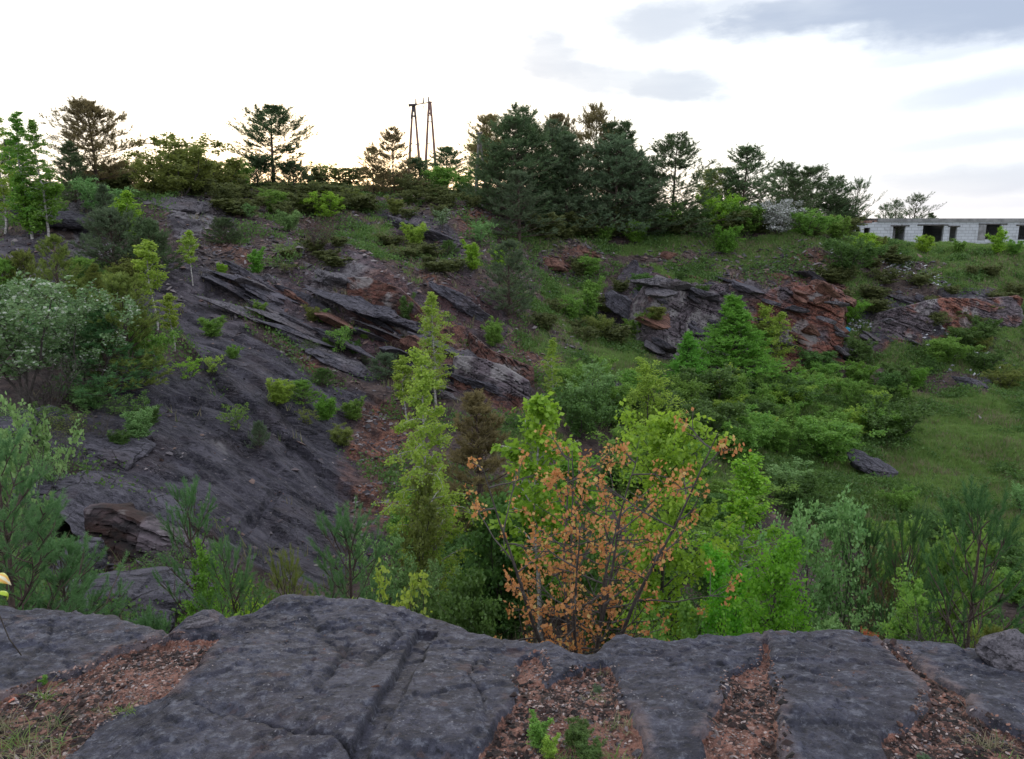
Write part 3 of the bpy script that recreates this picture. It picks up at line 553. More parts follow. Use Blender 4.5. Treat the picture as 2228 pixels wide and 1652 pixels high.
def broadleaf(key, seed, h, width, stems=1, crown0=.15, nl=36, twigs=7, leaves=12, leaf=.06, up=50, droop=-.3, prof=None, trunk_r=.05, clump=.09, spread=.0, twig_l=.33, leafdroop=.5, wob=.06, flower=0):
    r = rng(seed); prof = prof or (lambda t: math.sin(math.pi*min(1, (t*.85+.15)))**.8)
    polys, tw = [], []
    for s in range(stems):
        az0 = 2*math.pi*(s+r.uniform(-.3, .3))/max(stems, 1); sp = spread*r.uniform(.5, 1.1) if stems > 1 else spread*.2
        hh = h*(r.uniform(.72, 1.0) if stems > 1 and s else 1.0)
        P = curve((0, 0, 0), (math.cos(az0)*sp, math.sin(az0)*sp, 1), hh*(1+.3*sp), 12, r, wob, (0, 0, .3*sp))
        P[:, :2] -= np.linspace(0, 1, 12)[:, None]*(P[-1, :2]-P[0, :2])*(.85 if stems == 1 else .3)
        tr = trunk_r*(1 if stems == 1 else .6); R = tr*(1-np.linspace(0, 1, 12))**.8+.004
        polys.append((P, R)); n = max(4, nl//stems)
        for i in range(n):
            t = crown0+(1-crown0)*(i+r.uniform(0, 1))/n; q = t*11; a = int(min(q, 10)); p = P[a]+(P[a+1]-P[a])*(q-a)
            u = (t-crown0)/(1-crown0); L = max(.12*width, width*.5*prof(u)*r.uniform(.55, 1.15))/(1 if stems == 1 else 1+.5*spread)
            az = i*2.4+r.uniform(-.5, .5)+az0; el = math.radians(up+r.uniform(-14, 14)+18*u)
            B = curve(p, (math.cos(az)*math.cos(el), math.sin(az)*math.cos(el), math.sin(el)), L*1.15, 6, r, .13, (0, 0, droop))
            br = max(.004, R[a]*.45); polys.append((B, np.linspace(br, .003, 6)))
            for j in range(twigs):
                v = r.uniform(.22, 1.0)*4.99; b = int(v); bp = B[b]+(B[b+1]-B[b])*(v-b); bd = nrmz(B[b+1]-B[b])
                D = curve(bp, bd*.7+r.normal(0, .5, 3)+np.array([0, 0, droop*.4]), max(.08, L*twig_l*r.uniform(.5, 1.2)), 4, r, .15, (0, 0, droop*.8))
                if j % 2 == 0: polys.append((D, np.linspace(.005, .002, 4)))
                tw.append(D)
    if leaves:
        T = np.array(tw); m = len(T); n = m*leaves
        ti = np.repeat(np.arange(m), leaves); v = r.uniform(.15, 1, n)*2.99; b = v.astype(int); f = (v-b)[:, None]
        c = T[ti, b]*(1-f)+T[ti, b+1]*f+r.normal(0, clump, (n, 3))*r.uniform(.2, 1, (n, 1))
        d = nrmz(r.normal(0, 1, (n, 3))+np.array([0, 0, -leafdroop])); s = leaf*r.uniform(.6, 1.25, n)
        V, F_ = leaf_quads(c, d, s, r)
    else: V = F_ = None
    finish(key, polys, V, F_)
def needles(P, D, L, r, n, ln, wd, ang=40, start=.0):
    """needles on shoots: P base (m,3), D unit axis, L length"""
    m = len(P); i = np.repeat(np.arange(m), n); N = m*n
    s = r.uniform(start, 1, N)[:, None]*L[i][:, None]; d = D[i]
    ref = nrmz(r.normal(size=(N, 3))); u = nrmz(np.cross(d, ref)); a = np.radians(r.uniform(ang*.55, ang*1.3, N))[:, None]
    nd = d*np.cos(a)+u*np.sin(a); b = P[i]+d*s; w = nrmz(np.cross(nd, nrmz(r.normal(size=(N, 3)))))*wd
    l = ln*r.uniform(.7, 1.15, N)[:, None]
    V = np.stack([b-w*.5, b+w*.5, b+nd*l], 1).reshape(-1, 3); return V, np.arange(N*3).reshape(N, 3)
def conifer(key, seed, h, width, whorls=14, per=6, subs=7, crown0=.12, el0=5, el1=55, shoot=.2, nn=12, nl=.12, nw=.02, ang=42, prof=None, trunk_r=.09, irregular=.25, lean=0, dens=3, sub_l=.38, droop=0):
    r = rng(seed); prof = prof or (lambda t: (1-t)**.75*.95+.05)
    polys = []; tp = curve((0, 0, 0), (lean, 0, 1), h, 14, r, .02*(1+irregular)); tp[:, :2] -= np.linspace(0, 1, 14)[:, None]*(tp[-1, :2]-tp[0, :2])*.8; R = trunk_r*(1-np.linspace(0, 1, 14))**.85+.008
    polys.append((tp, R)); SP, SD, SL = [], [], []
    def add(Pp, cnt):
        for k in range(cnt):
            v = (r.uniform(.35, 1) if k else .999)*(len(Pp)-1.001); b = int(v); q = Pp[b]+(Pp[b+1]-Pp[b])*(v-b); d = nrmz(nrmz(Pp[b+1]-Pp[b])+r.normal(0, .45 if k else .1, 3)+np.array([0, 0, .25]))
            SP.append(q); SD.append(d); SL.append(shoot*r.uniform(.6, 1.2))
    for w in range(whorls):
        u = (w+r.uniform(-.25, .25)*irregular*2)/(whorls-.5); u = min(max(u, 0), .985); t = crown0+(1-crown0)*u; q = t*13; a = int(min(q, 12)); p = tp[a]+(tp[a+1]-tp[a])*(q-a)
        n = max(3, per+r.integers(-1, 2)); az0 = r.uniform(0, 6.28)
        for j in range(n):
            if r.random() < irregular*.35: continue
            L = width*.5*prof(u)*r.uniform(1-irregular*1.3, 1+irregular*.6); L = max(L, .1); az = az0+j*2*math.pi/n+r.uniform(-.3, .3); el = math.radians(el0+(el1-el0)*u+r.uniform(-10, 10))
            B = curve(p+r.normal(0, .04, 3), (math.cos(az)*math.cos(el), math.sin(az)*math.cos(el), math.sin(el)), L, 6, r, .07, (0, 0, .35-droop)); polys.append((B, np.linspace(max(.006, R[a]*.38), .005, 6)))
            add(B[2:], 2+dens)
            ns = int(subs*min(1, L/(width*.22))+1)
            for k in range(ns):
                v = r.uniform(.25, .95)*4.99; b = int(v); bp = B[b]+(B[b+1]-B[b])*(v-b); bd = nrmz(B[b+1]-B[b]); side = nrmz(np.cross(bd, (0, 0, 1)))*(1 if k % 2 else -1)
                D = curve(bp, bd*.8+side*.8+np.array([0, 0, .12]), max(.1, L*sub_l*r.uniform(.5, 1.1)), 4, r, .12, (0, 0, .25-droop)); 
                if L > .3: polys.append((D, np.linspace(.008, .004, 4)))
                add(D, dens)
    SP.append(tp[-1]); SD.append(np.array([0, 0, 1.])); SL.append(shoot*1.5)
    SP, SD, SL = np.array(SP), np.array(SD), np.array(SL)
    V, F_ = needles(SP, SD, SL, r, nn, nl, nw, ang); finish(key, polys, V, F_)

# far pines (50-80 m), the irregular crowns of Scots pine
rnd_prof = lambda t: min(.62+1.1*t, 1.3*(1-t)**.62)
cone_prof = lambda t: (1-t)**.8*.93+.07
full_prof = lambda t: (1-t**2.2)**.6*.93+.1*(1-t)
for i in range(4): conifer('pine_far%d' % i, 100+i, 8, 5.2, whorls=15, per=7, subs=8, crown0=.04, el0=0, el1=50, nn=15, nl=.18, nw=.032, shoot=.34, prof=full_prof if i % 2 else cone_prof, irregular=.42, dens=3)
for i in range(3): conifer('pine_open%d' % i, 120+i, 8, 5.6, whorls=16, per=6, subs=8, crown0=.2, el0=5, el1=45, nn=14, nl=.19, nw=.034, shoot=.32, prof=rnd_prof, irregular=.38, dens=4, trunk_r=.12)
conifer('pine_spiky', 130, 6, 4.2, whorls=8, per=6, subs=3, crown0=.12, el0=25, el1=60, nn=26, nl=.16, nw=.022, shoot=.5, prof=full_prof, irregular=.4, dens=2)
# middle distance pines (20-35 m), a little greyer and finer
for i in range(3): conifer('pine_mid%d' % i, 140+i, 5, 3.2, whorls=12, per=6, subs=7, crown0=.05, el0=10, el1=55, nn=22, nl=.12, nw=.020, shoot=.24, prof=full_prof if i else cone_prof, irregular=.3, dens=3)
for i in range(2): conifer('pine_bushy%d' % i, 150+i, 2.4, 2.6, whorls=8, per=7, subs=7, crown0=.02, el0=25, el1=65, nn=24, nl=.10, nw=.016, shoot=.2, prof=full_prof, irregular=.3, dens=3, trunk_r=.05)
# near young pines with long needles
for i in range(3): conifer('pine_young%d' % i, 160+i, 2.2, 1.5, whorls=5, per=5, subs=1, crown0=.3, el0=35, el1=68, nn=130, nl=.062, nw=.0038, shoot=.24, ang=38, prof=lambda t: (1-t)**.6*.85+.22, irregular=.15, dens=1, trunk_r=.020)
conifer('pine_near', 170, 3.2, 2.3, whorls=9, per=6, subs=5, crown0=.05, el0=15, el1=55, nn=120, nl=.062, nw=.0036, shoot=.20, ang=46, prof=full_prof, irregular=.25, dens=2, trunk_r=.035)
conifer('larch', 180, 5, 3.8, whorls=20, per=8, subs=9, crown0=.02, el0=2, el1=50, nn=14, nl=.09, nw=.034, shoot=.24, ang=70, prof=lambda t: (1-t)**1.05*.95+.04, irregular=.35, dens=3, droop=.25)
# birches: slender, drooping sprays
slim = lambda t: (.55+.45*math.sin(math.pi*t*.9))*(1-t**4)
for i in range(3): broadleaf('birch%d' % i, 200+i, 6.5, 1.6, crown0=.16, nl=62, twigs=9, leaves=22, leaf=.060, up=42, droop=-.75, prof=slim if i else (lambda t: (.45+.55*abs(math.sin(t*9)))*(1-t**3)), trunk_r=.045, clump=.055, wob=.035, twig_l=.5, leafdroop=1.2)
for i in range(2): broadleaf('birch_sapling%d' % i, 210+i, 3.4, .95, crown0=.42, nl=34, twigs=7, leaves=18, leaf=.065, up=50, droop=-.3, prof=lambda t: math.sin(math.pi*(.15+.8*t)), trunk_r=.026, clump=.05, wob=.035)
# broad crowns and shrubs
rd = lambda t: math.sin(math.pi*(.12+.8*t))**.7
for i in range(2): broadleaf('big_leaf%d' % i, 220+i, 4.2, 2.0, crown0=.22, nl=52, twigs=9, leaves=26, leaf=.064, up=40, droop=-.2, prof=rd, trunk_r=.04, clump=.075, wob=.03)
for i in range(2): broadleaf('dense_tree%d' % i, 225+i, 3.2, 1.9, stems=2, spread=.12, crown0=.05, nl=64, twigs=9, leaves=16, leaf=.058, up=42, droop=-.25, prof=lambda t: (1-t)**.5*.9+.12, trunk_r=.035, clump=.07)
for i in range(3): broadleaf('shrub%d' % i, 230+i, 2.4, 2.6, stems=6, spread=.75, crown0=.14, nl=66, twigs=7, leaves=20, leaf=.095, up=42, droop=-.1, prof=rd, trunk_r=.03, clump=.09)
for i in range(2): broadleaf('fine_shrub%d' % i, 240+i, 2.2, 2.2, stems=7, spread=.55, crown0=.06, nl=84, twigs=8, leaves=22, leaf=.070, up=55, droop=0, prof=lambda t: .85-.3*t, trunk_r=.02, clump=.06, twig_l=.45)
broadleaf('upright_shrub', 245, 2.2, 1.3, stems=4, spread=.18, crown0=.04, nl=60, twigs=8, leaves=14, leaf=.07, up=58, droop=0, prof=lambda t: (1-t)**.6, trunk_r=.02, clump=.06)
for i in range(2): broadleaf('pale_shrub%d' % i, 250+i, 3.0, 2.3, stems=4, spread=.35, crown0=.25, nl=60, twigs=7, leaves=20, leaf=.068, up=52, droop=0, prof=rd, trunk_r=.035, clump=.05, leafdroop=-.6)
broadleaf('sparse_shrub', 255, 1.6, 1.4, stems=5, spread=.5, crown0=.2, nl=30, twigs=5, leaves=9, leaf=.07, up=50, droop=0, prof=rd, trunk_r=.015, clump=.06)
for i in range(2): broadleaf('bare_shrub%d' % i, 260+i, 1.8, 2.2, stems=9, spread=.8, crown0=.15, nl=80, twigs=9, leaves=0, up=45, droop=-.1, trunk_r=.02, twig_l=.6, wob=.1)
broadleaf('bare_leafing', 262, 1.8, 2.2, stems=9, spread=.7, crown0=.15, nl=80, twigs=8, leaves=3, leaf=.05, up=45, droop=-.1, trunk_r=.02, twig_l=.6, wob=.1)

M = {}
M['birch'] = leaf_mat('birch_leaves', (0.15, 0.25, 0.032), (0.41, 0.54, 0.080), .48)
M['birch_y'] = leaf_mat('young_birch_leaves', (0.17, 0.28, 0.035), (0.42, 0.54, 0.08), .48)
M['vivid'] = leaf_mat('vivid_leaves', (0.075, 0.190, 0.020), (0.20, 0.40, 0.045), .42)
M['lime'] = leaf_mat('lime_leaves', (0.131, 0.275, 0.020), (0.348, 0.551, 0.051), .42)
M['brill'] = leaf_mat('brilliant_leaves', (.075, .26, .012), (.20, .50, .035), .45)
M['pine_nd'] = leaf_mat('young_pine_needles', (.030, .082, .026), (.10, .21, .058), .2)
M['mid'] = leaf_mat('green_leaves', (0.082, 0.185, 0.028), (0.26, 0.43, 0.075), .44)
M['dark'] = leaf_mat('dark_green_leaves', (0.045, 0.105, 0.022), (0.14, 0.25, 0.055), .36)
M['olive'] = leaf_mat('olive_leaves', (0.095, 0.125, 0.026), (0.28, 0.32, 0.075), .58)
M['pale'] = leaf_mat('pale_leaves', (0.09, 0.21, 0.055), (0.29, 0.46, 0.16), .33)
M['white'] = leaf_mat('pale_leaves_and_blossom', (0.075, 0.150, 0.046), (0.26, 0.37, 0.16), .33, tip=((.55, .58, .48), .84))
M['blossom'] = leaf_mat('blossom', (.10, .13, .07), (.36, .36, .33), .3, tip=((.70, .69, .68), .5))
M['larch'] = leaf_mat('larch_needles', (.085, .215, .022), (.21, .43, .055), .4)
M['pine'] = leaf_mat('pine_needles', (.046, .082, .038), (.14, .205, .082), .3)
M['pine_g'] = leaf_mat('grey_pine_needles', (.066, .106, .060), (.18, .25, .125), .3)
M['pine_o'] = leaf_mat('olive_pine_needles', (.11, .095, .045), (.29, .235, .10), .45)
M['pine_n'] = leaf_mat('fresh_pine_needles', (0.050, 0.125, 0.045), (0.17, 0.34, 0.12), .3)
M['pine_yn'] = leaf_mat('yellow_pine_needles', (0.080, 0.123, 0.026), (0.275, 0.319, 0.065), .25)
M['orange'] = leaf_mat('orange_leaves', (.38, .14, .045), (.58, .28, .10), .38, tip=((.55, .40, .13), .84))
M['red'] = leaf_mat('red_leaves', (.34, .07, .03), (.45, .14, .07), .35)
M['purple'] = leaf_mat('dull_red_buds', (.07, .035, .035), (.15, .08, .06), .3)
M['bark'] = plain_mat('grey_brown_bark', (.050, .040, .034), .9, (.095, .080, .070), 14, .5)
M['bark_p'] = plain_mat('pine_bark', (.050, .032, .026), .9, (.11, .075, .058), 12, .6)
M['bark_w'] = plain_mat('birch_bark', (.52, .49, .46), .7, (.16, .14, .13), 5, .3, stretch=(1, 1, 3.5))
M['twig_r'] = plain_mat('reddish_twigs', (.085, .050, .048), .9, (.13, .085, .075), 9, .3)
M['twig_g'] = plain_mat('grey_twigs', (.12, .11, .10), .9, (.20, .18, .16), 9, .3)
PR = rng(4242)
NPL = {}
def plant(key, mat, px, base, top, wpx, label, name=None, cat=None, bark=None, group=None, Y=None, lean=0.0, xyz=None, hw=None):
    tm, lm, h, w = LIB[key]
    if xyz is not None: p = np.array(xyz)
    elif Y is not None: q = W(px, 800, Y); p = np.array([q[0], Y, float(H0(q[0], Y))])
    else: p = hit(px, base)
    if hw: hh, ww = hw
    else:
        yy = ray(px, 800)[1]; q = W(px, top, p[1]); hh = max(.15, q[2]-p[2]); ww = wpx/FPX*(p[1]/ray(px, (top+700)/2)[1])
    sz, sx = hh/h, ww/w; sx = min(max(sx, .62*sz), 1.7*sz)
    if name is None: name = 'pine_tree' if key.startswith('pine') else 'birch_tree' if key.startswith('birch') else 'larch_tree' if key == 'larch' else 'shrub' if 'shrub' in key or 'bare' in key else 'leafy_tree'
    if cat is None: cat = 'shrub' if 'shrub' in name else 'tree'
    o = empty(name, (p[0], p[1], p[2]-.06), label, cat, group, PR.uniform(0, 6.28), (sx, sx, sz))
    if lean: o.rotation_euler = (0, lean, 0)
    if bark is None: bark = 'bark_w' if key.startswith('birch') else 'bark_p' if key.startswith('pine') else 'bark'
    nt = 'trunk' if cat == 'tree' else 'stems'
    obj(nt, tm, M[bark], o)
    if lm: obj('crown' if cat == 'tree' else 'foliage', lm, M[mat], o)
    return o
# ------------------------------------------------------------------ the plants one by one (place in the photo, height, spread)
for a in (
 # skyline, left
 ('birch0', 'vivid', 70, 520, 240, 150, 'white-trunked birch on the left slope, taller of the pair rising from one spot'),
 ('birch1', 'vivid', 106, 522, 258, 125, 'white-trunked birch right beside the tallest left birch, crown leaning to the pine'),
 ('birch2', 'birch', 12, 512, 195, 150, 'tall loose-topped birch cut by the left frame edge on the slope'),
 ('upright_shrub', 'vivid', 78, 518, 362, 110, 'bright green bush wrapped round the feet of the two white birches'),
 ('pine_far0', 'pine', 165, 440, 305, 95, 'dark dense pine on the left skyline between birches and the round pine'),
 ('pine_far2', 'pine', 40, 450, 300, 130, 'dark pine behind the birches at the upper left'),
 ('pine_open0', 'pine_o', 215, 430, 215, 140, 'backlit round-crowned pine with pointed top on the left skyline'),
 ('pine_far1', 'pine_o', 308, 425, 325, 28, 'small thin spire-like pine between round pine and yellow-green thicket'),
 ('shrub0', 'olive', 400, 428, 292, 170, 'tallest yellow-green thicket on the left skyline'),
 ('shrub1', 'olive', 345, 430, 335, 130, 'low yellow-green thicket left of the tallest skyline thicket'),
 ('shrub2', 'olive', 475, 426, 338, 130, 'olive thicket between tallest thicket and the lone pine'),
 ('fine_shrub0', 'mid', 520, 420, 345, 90, 'green bush just left of the lone skyline pine'),
 ('pine_open1', 'pine', 597, 405, 226, 150, 'lone open-crowned pine standing free against the white sky'),
 ('pine_bushy0', 'pine', 560, 412, 335, 80, 'small dark pine at the left foot of the lone skyline pine'),
 ('pine_bushy1', 'pine', 640, 415, 345, 75, 'small dark pine at the right foot of the lone skyline pine'),
 ('sparse_shrub', 'olive', 708, 412, 350, 62, 'sparse sunlit bush in the bright gap right of the lone pine'),
 ('fine_shrub1', 'dark', 250, 422, 355, 130, 'dark brush below the round pine on the left skyline'),
 ('shrub1', 'pale', 215, 470, 385, 90, 'pale green bush above the grey outcrop at the upper left'),
 # centre skyline
 ('pine_far3', 'pine_o', 858, 425, 275, 95, 'olive backlit pine left of the power pylon'),
 ('pine_far1', 'pine_o', 812, 425, 318, 70, 'small backlit pine at the left end of the pylon clump'),
 ('pine_bushy0', 'pine', 905, 420, 340, 90, 'low dark pine below the left pylon legs'),
 ('pine_open2', 'pine', 972, 405, 318, 80, 'dark bushy pine right of the pylon legs'),
 ('shrub2', 'mid', 955, 428, 360, 150, 'wide green bush on the ridge below the pylon'),
 ('shrub0', 'mid', 1010, 430, 372, 100, 'green bush on the ridge right of the one below the pylon'),
 ('big_leaf0', 'lime', 1052, 420, 288, 80, 'yellow-green broadleaf tree beside the leaning wooden pole'),
 ('pine_open2', 'pine_o', 1065, 430, 248, 90, 'thin-topped backlit pine behind the yellow-green tree'),
 ('pine_far3', 'pine', 1130, 478, 228, 180, 'dark pine with the flat-topped spire, left of the pine grove centre'),
 ('pine_far0', 'pine', 1080, 470, 315, 120, 'low dark pine under the yellow-green tree'),
 ('pine_open1', 'pine_o', 1215, 455, 246, 90, 'slim backlit pine between the two highest pines'),
 ('pine_far3', 'pine_o', 1292, 470, 224, 130, 'highest pine of the grove, brown backlit top'),
 ('pine_far0', 'pine', 1355, 500, 262, 120, 'dark pine right behind the highest pine'),
 ('pine_far3', 'pine_g', 1335, 516, 290, 225, 'broad grey-green pine in front of the grove'),
 ('pine_far0', 'pine_g', 1235, 514, 292, 175, 'broad grey-green pine left front of the grove'),
 ('pine_far3', 'pine_g', 1385, 512, 350, 130, 'shorter grey-green pine at the grove right front'),
 ('pine_mid1', 'pine_g', 1130, 525, 370, 120, 'single grey-green pine standing before the grove on the slope'),
 ('pine_far3', 'pine', 1462, 508, 288, 185, 'round-topped dark pine right of the grove'),
 ('pine_far1', 'pine', 1615, 495, 316, 190, 'dark pine with stepped top right of the round-topped one'),
 ('big_leaf1', 'olive', 1540, 490, 365, 110, 'yellow-green tree between two dark pines on the right ridge'),
 ('pine_far3', 'pine', 1700, 498, 352, 165, 'dark pine at the left of the right-hand pine row'),
 ('pine_far1', 'pine', 1755, 498, 360, 170, 'dark bushy pine in the middle of the right-hand pine row'),
 ('pine_far3', 'pine', 1808, 498, 382, 140, 'low dark pine near the abandoned building'),
 ('pine_spiky', 'pine', 1860, 495, 384, 80, 'spiky open pine just left of the abandoned building'),
 # shrubs on the right rim
 ('shrub0', 'mid', 1455, 510, 440, 90, 'green bush left of the rounded yellow-green one on the rim'),
 ('shrub1', 'lime', 1562, 500, 412, 85, 'rounded yellow-green bush under the ridge pines'),
 ('fine_shrub0', 'dark', 1510, 512, 440, 90, 'dull green bush under the dark ridge pines'),
 ('shrub2', 'mid', 1625, 512, 440, 100, 'green bush left of the white blossoming bush'),
 ('shrub0', 'blossom', 1690, 512, 432, 125, 'bush covered in white blossom on the right rim'),
 ('shrub1', 'mid', 1758, 518, 452, 100, 'bright bush right of the white blossoming bush'),
 ('fine_shrub1', 'mid', 1820, 524, 470, 110, 'low green thicket left of the building'),
 ('pale_shrub0', 'blossom', 1848, 505, 462, 50, 'small whitish bush touching the building corner'),
 ('fine_shrub1', 'vivid', 1580, 556, 488, 48, 'vivid green bush on the quarry rim in the middle right'),
 ('fine_shrub0', 'vivid', 1248, 522, 476, 45, 'vivid green bush in front of the broad pine, leftmost of three'),
 ('fine_shrub1', 'mid', 1316, 527, 488, 40, 'small bush in front of the broad pine, middle of three'),
 ('shrub2', 'vivid', 1382, 532, 476, 55, 'vivid green bush in front of the broad pine, rightmost of three'),
 ('shrub1', 'dark', 1848, 600, 512, 110, 'dark broad bush hanging over the quarry rim by the building'),
 ('shrub0', 'lime', 1878, 560, 505, 80, 'yellow-green bush on the rim below the building corner'),
 ('fine_shrub1', 'olive', 1912, 545, 512, 36, 'small olive bush before the two small building windows'),
 ('shrub2', 'lime', 2010, 552, 510, 34, 'green bush before the big opening of the building'),
 ('fine_shrub0', 'mid', 2085, 552, 518, 60, 'low green bush before the narrow opening of the building'),
 ('upright_shrub', 'lime', 2170, 556, 492, 30, 'yellow-green sapling before the building window'),
 ('fine_shrub1', 'mid', 2205, 556, 520, 50, 'low green bush at the right end of the building'),
 # left slope
 ('pine_bushy0', 'pine_g', 250, 590, 448, 130, 'large grey-green pine bush left of the bright sapling on the left slope'),
 ('pine_bushy1', 'pine', 330, 600, 470, 105, 'dark pine bush right of the bright sapling on the left slope'),
 ('pine_mid0', 'pine_g', 235, 520, 400, 70, 'grey-green pine between the outcrops at the upper left'),
 ('birch_sapling0', 'lime', 290, 585, 412, 52, 'slim bright birch sapling between two dark pine bushes'),
 ('birch_sapling1', 'birch_y', 343, 718, 518, 60, 'yellow-green birch sapling with a long white stem above the slab'),
 ('birch_sapling0', 'birch_y', 420, 622, 498, 34, 'thin birch sapling on the bare brown slope'),
 ('birch_sapling1', 'birch', 380, 765, 635, 70, 'small birch with a spreading top at the edge of the dark slab'),
 ('pine_bushy0', 'pine', 492, 532, 470, 75, 'round dark pine bush on the slope below the pale outcrop'),
 ('upright_shrub', 'vivid', 560, 598, 535, 45, 'vivid green bush on the bare slope right of the thin sapling'),
 ('fine_shrub0', 'lime', 483, 598, 568, 32, 'tiny yellow-green bush left of the vivid slope bush'),
 ('bare_leafing', 'purple', 690, 545, 465, 150, 'purplish brown leafless thicket on the upper slope'),
 ('fine_shrub1', 'pale', 628, 505, 455, 60, 'pale bush left of the purplish thicket'),
 ('shrub0', 'lime', 708, 478, 415, 65, 'yellow-green bush above the purplish thicket'),
 ('pale_shrub1', 'pale', 545, 480, 440, 50, 'pale bush above the round dark pine bush'),
 ('shrub2', 'mid', 600, 465, 410, 130, 'olive brush on the upper slope under the lone pine'),
 ('shrub1', 'olive', 490, 440, 395, 110, 'olive brush along the crest above the pale outcrop'),
 ('fine_shrub0', 'olive', 860, 470, 425, 90, 'brownish brush on the slope left of the red bank'),
 ('shrub0', 'olive', 760, 445, 408, 80, 'brown-green brush at the bright gap in the skyline'),
 ('fine_shrub1', 'birch', 900, 535, 482, 60, 'feathery light green bush on the middle slope'),
 ('pale_shrub0', 'white', 963, 500, 450, 35, 'small white-flowering bush on the middle slope'),
 ('pale_shrub1', 'pale', 1045, 535, 478, 60, 'grey-green bush above the yellow-green pair on the slope'),
 ('upright_shrub', 'lime', 1028, 590, 520, 62, 'wide yellow-green bush, left of the pair on the slope'),
 ('upright_shrub', 'lime', 1086, 590, 525, 38, 'narrow yellow-green bush, right of the pair on the slope'),
 ('pine_mid2', 'pine_g', 1108, 690, 520, 115, 'grey-green pine standing alone above the grassy chute'),
 ('pine_bushy1', 'dark', 975, 560, 520, 60, 'dark bush left of the yellow-green pair'),
 ('upright_shrub', 'dark', 885, 715, 635, 32, 'dark green sapling in front of the red-brown rock recess'),
 ('fine_shrub0', 'mid', 1075, 755, 690, 40, 'green bush on the ledge right of the red rocks'),
 ('sparse_shrub', 'mid', 740, 775, 705, 60, 'dark green bush among the broken beds'),
 ('pine_bushy0', 'pine_g', 840, 825, 765, 65, 'grey-green pine bush below the broken beds'),
 ('fine_shrub0', 'olive', 680, 700, 660, 50, 'faint olive bush on the stepped beds'),
 ('fine_shrub1', 'mid', 465, 735, 685, 60, 'green bush at the top edge of the dark slab'),
 ('fine_shrub0', 'mid', 568, 690, 650, 35, 'small green tuft bush on the stepped beds above the slab'),
 # on the slab
 ('sparse_shrub', 'lime', 412, 828, 775, 70, 'yellow-green bush on the slab, left of two'),
 ('sparse_shrub', 'birch_y', 465, 822, 768, 50, 'thin yellow-green bush on the slab, right of two'),
 ('fine_shrub0', 'birch', 610, 880, 815, 55, 'feathery green bush in the middle of the slab'),
 ('sparse_shrub', 'mid', 515, 945, 875, 60, 'loose green bush on the slab above the white scar'),
 ('pine_bushy1', 'pine_g', 565, 975, 910, 42, 'small pine on the slab right of the white scar'),
 ('fine_shrub1', 'vivid', 712, 915, 858, 44, 'vivid green bush beside the fallen stick on the slab'),
 ('fine_shrub0', 'mid', 770, 915, 862, 40, 'green bush right of the vivid one on the slab'),
 ('shrub2', 'olive', 745, 970, 925, 50, 'dark olive bush above the red gravel patch'),
 ('sparse_shrub', 'olive', 668, 925, 885, 45, 'dull bush left of the vivid one on the slab'),
 ('fine_shrub1', 'mid', 506, 780, 748, 35, 'tiny green bush high on the slab'),
 # left thicket
 ('pale_shrub0', 'white', 60, 880, 590, 270, 'tall white-flowering shrub at the left frame edge'),
 ('pale_shrub1', 'white', 195, 880, 622, 190, 'white-flowering shrub right of the tallest flowering one'),
 ('pine_mid1', 'pine_yn', 290, 850, 590, 150, 'yellow-tipped pine at the right end of the left thicket'),
 ('pine_mid0', 'pine_n', 240, 870, 660, 160, 'green pine in the middle of the left thicket'),
 ('shrub1', 'mid', 320, 830, 690, 90, 'green shrub overhanging the slab from the left thicket'),
 ('pine_mid2', 'pine_yn', 135, 690, 508, 95, 'yellow-tipped pine above the flowering shrubs'),
 ('pine_mid0', 'pine_yn', 215, 700, 570, 60, 'small yellow-tipped pine right of the one above the flowering shrubs'),
 ('pine_bushy0', 'pine_yn', 55, 650, 540, 70, 'olive pine at the left edge above the flowering shrubs'),
 ('bare_shrub0', 'dark', 110, 900, 760, 160, 'tangle of bare grey stems below the flowering shrubs'),
 ('shrub2', 'pale', 200, 892, 828, 90, 'pale mint-green shrub below the left thicket'),
 ('bare_shrub1', 'dark', 120, 1060, 930, 130, 'bare twiggy bush above the dark hollow'),
 ('sparse_shrub', 'pale', 118, 1100, 960, 70, 'sparse pale bush among the bare twigs at the left'),
 # trees at the foot of the far cliff
 ('larch', 'larch', 1590, 850, 642, 190, 'tall bright green conical larch before the far cliff'),
 ('larch', 'larch', 1492, 872, 720, 110, 'smaller larch left of the tall one'),
 ('dense_tree0', 'birch', 1675, 800, 662, 70, 'slender light green tree right of the tall larch'),
 ('dense_tree1', 'mid', 1665, 850, 760, 120, 'dark green bush under the tall larch'),
 ('shrub1', 'vivid', 1840, 705, 645, 80, 'vivid green bush growing out of the cliff'),
 ('shrub0', 'dark', 1862, 790, 735, 110, 'dark leafy bush beside the litter heap'),
 ('upright_shrub', 'mid', 1283, 700, 600, 45, 'narrow green bush at the left end of the cliff'),
 ('shrub2', 'mid', 1280, 600, 555, 50, 'green bush high at the left end of the cliff'),
 ('shrub2', 'dark', 1400, 640, 592, 62, 'dark green bush on the cliff brow'),
 ('shrub1', 'dark', 1690, 665, 630, 30, 'small dark bush in a cliff crack'),
 ('fine_shrub0', 'dark', 1480, 610, 590, 30, 'small bush on the scree left of centre'),
 ('shrub0', 'mid', 1240, 700, 640, 60, 'green bush at the top of the grassy chute'),
 ('shrub1', 'olive', 1300, 740, 680, 60, 'olive bush beside the grassy chute'),
 ('shrub2', 'mid', 1390, 740, 690, 70, 'green bush under the left cliff block'),
 # slope birches, middle
 ('birch1', 'birch_y', 948, 885, 632, 125, 'farther yellow-green birch whose top rises above the main birch'),
 ('birch_sapling1', 'birch', 885, 930, 770, 60, 'low birch sapling at the left foot of the farther birch'),
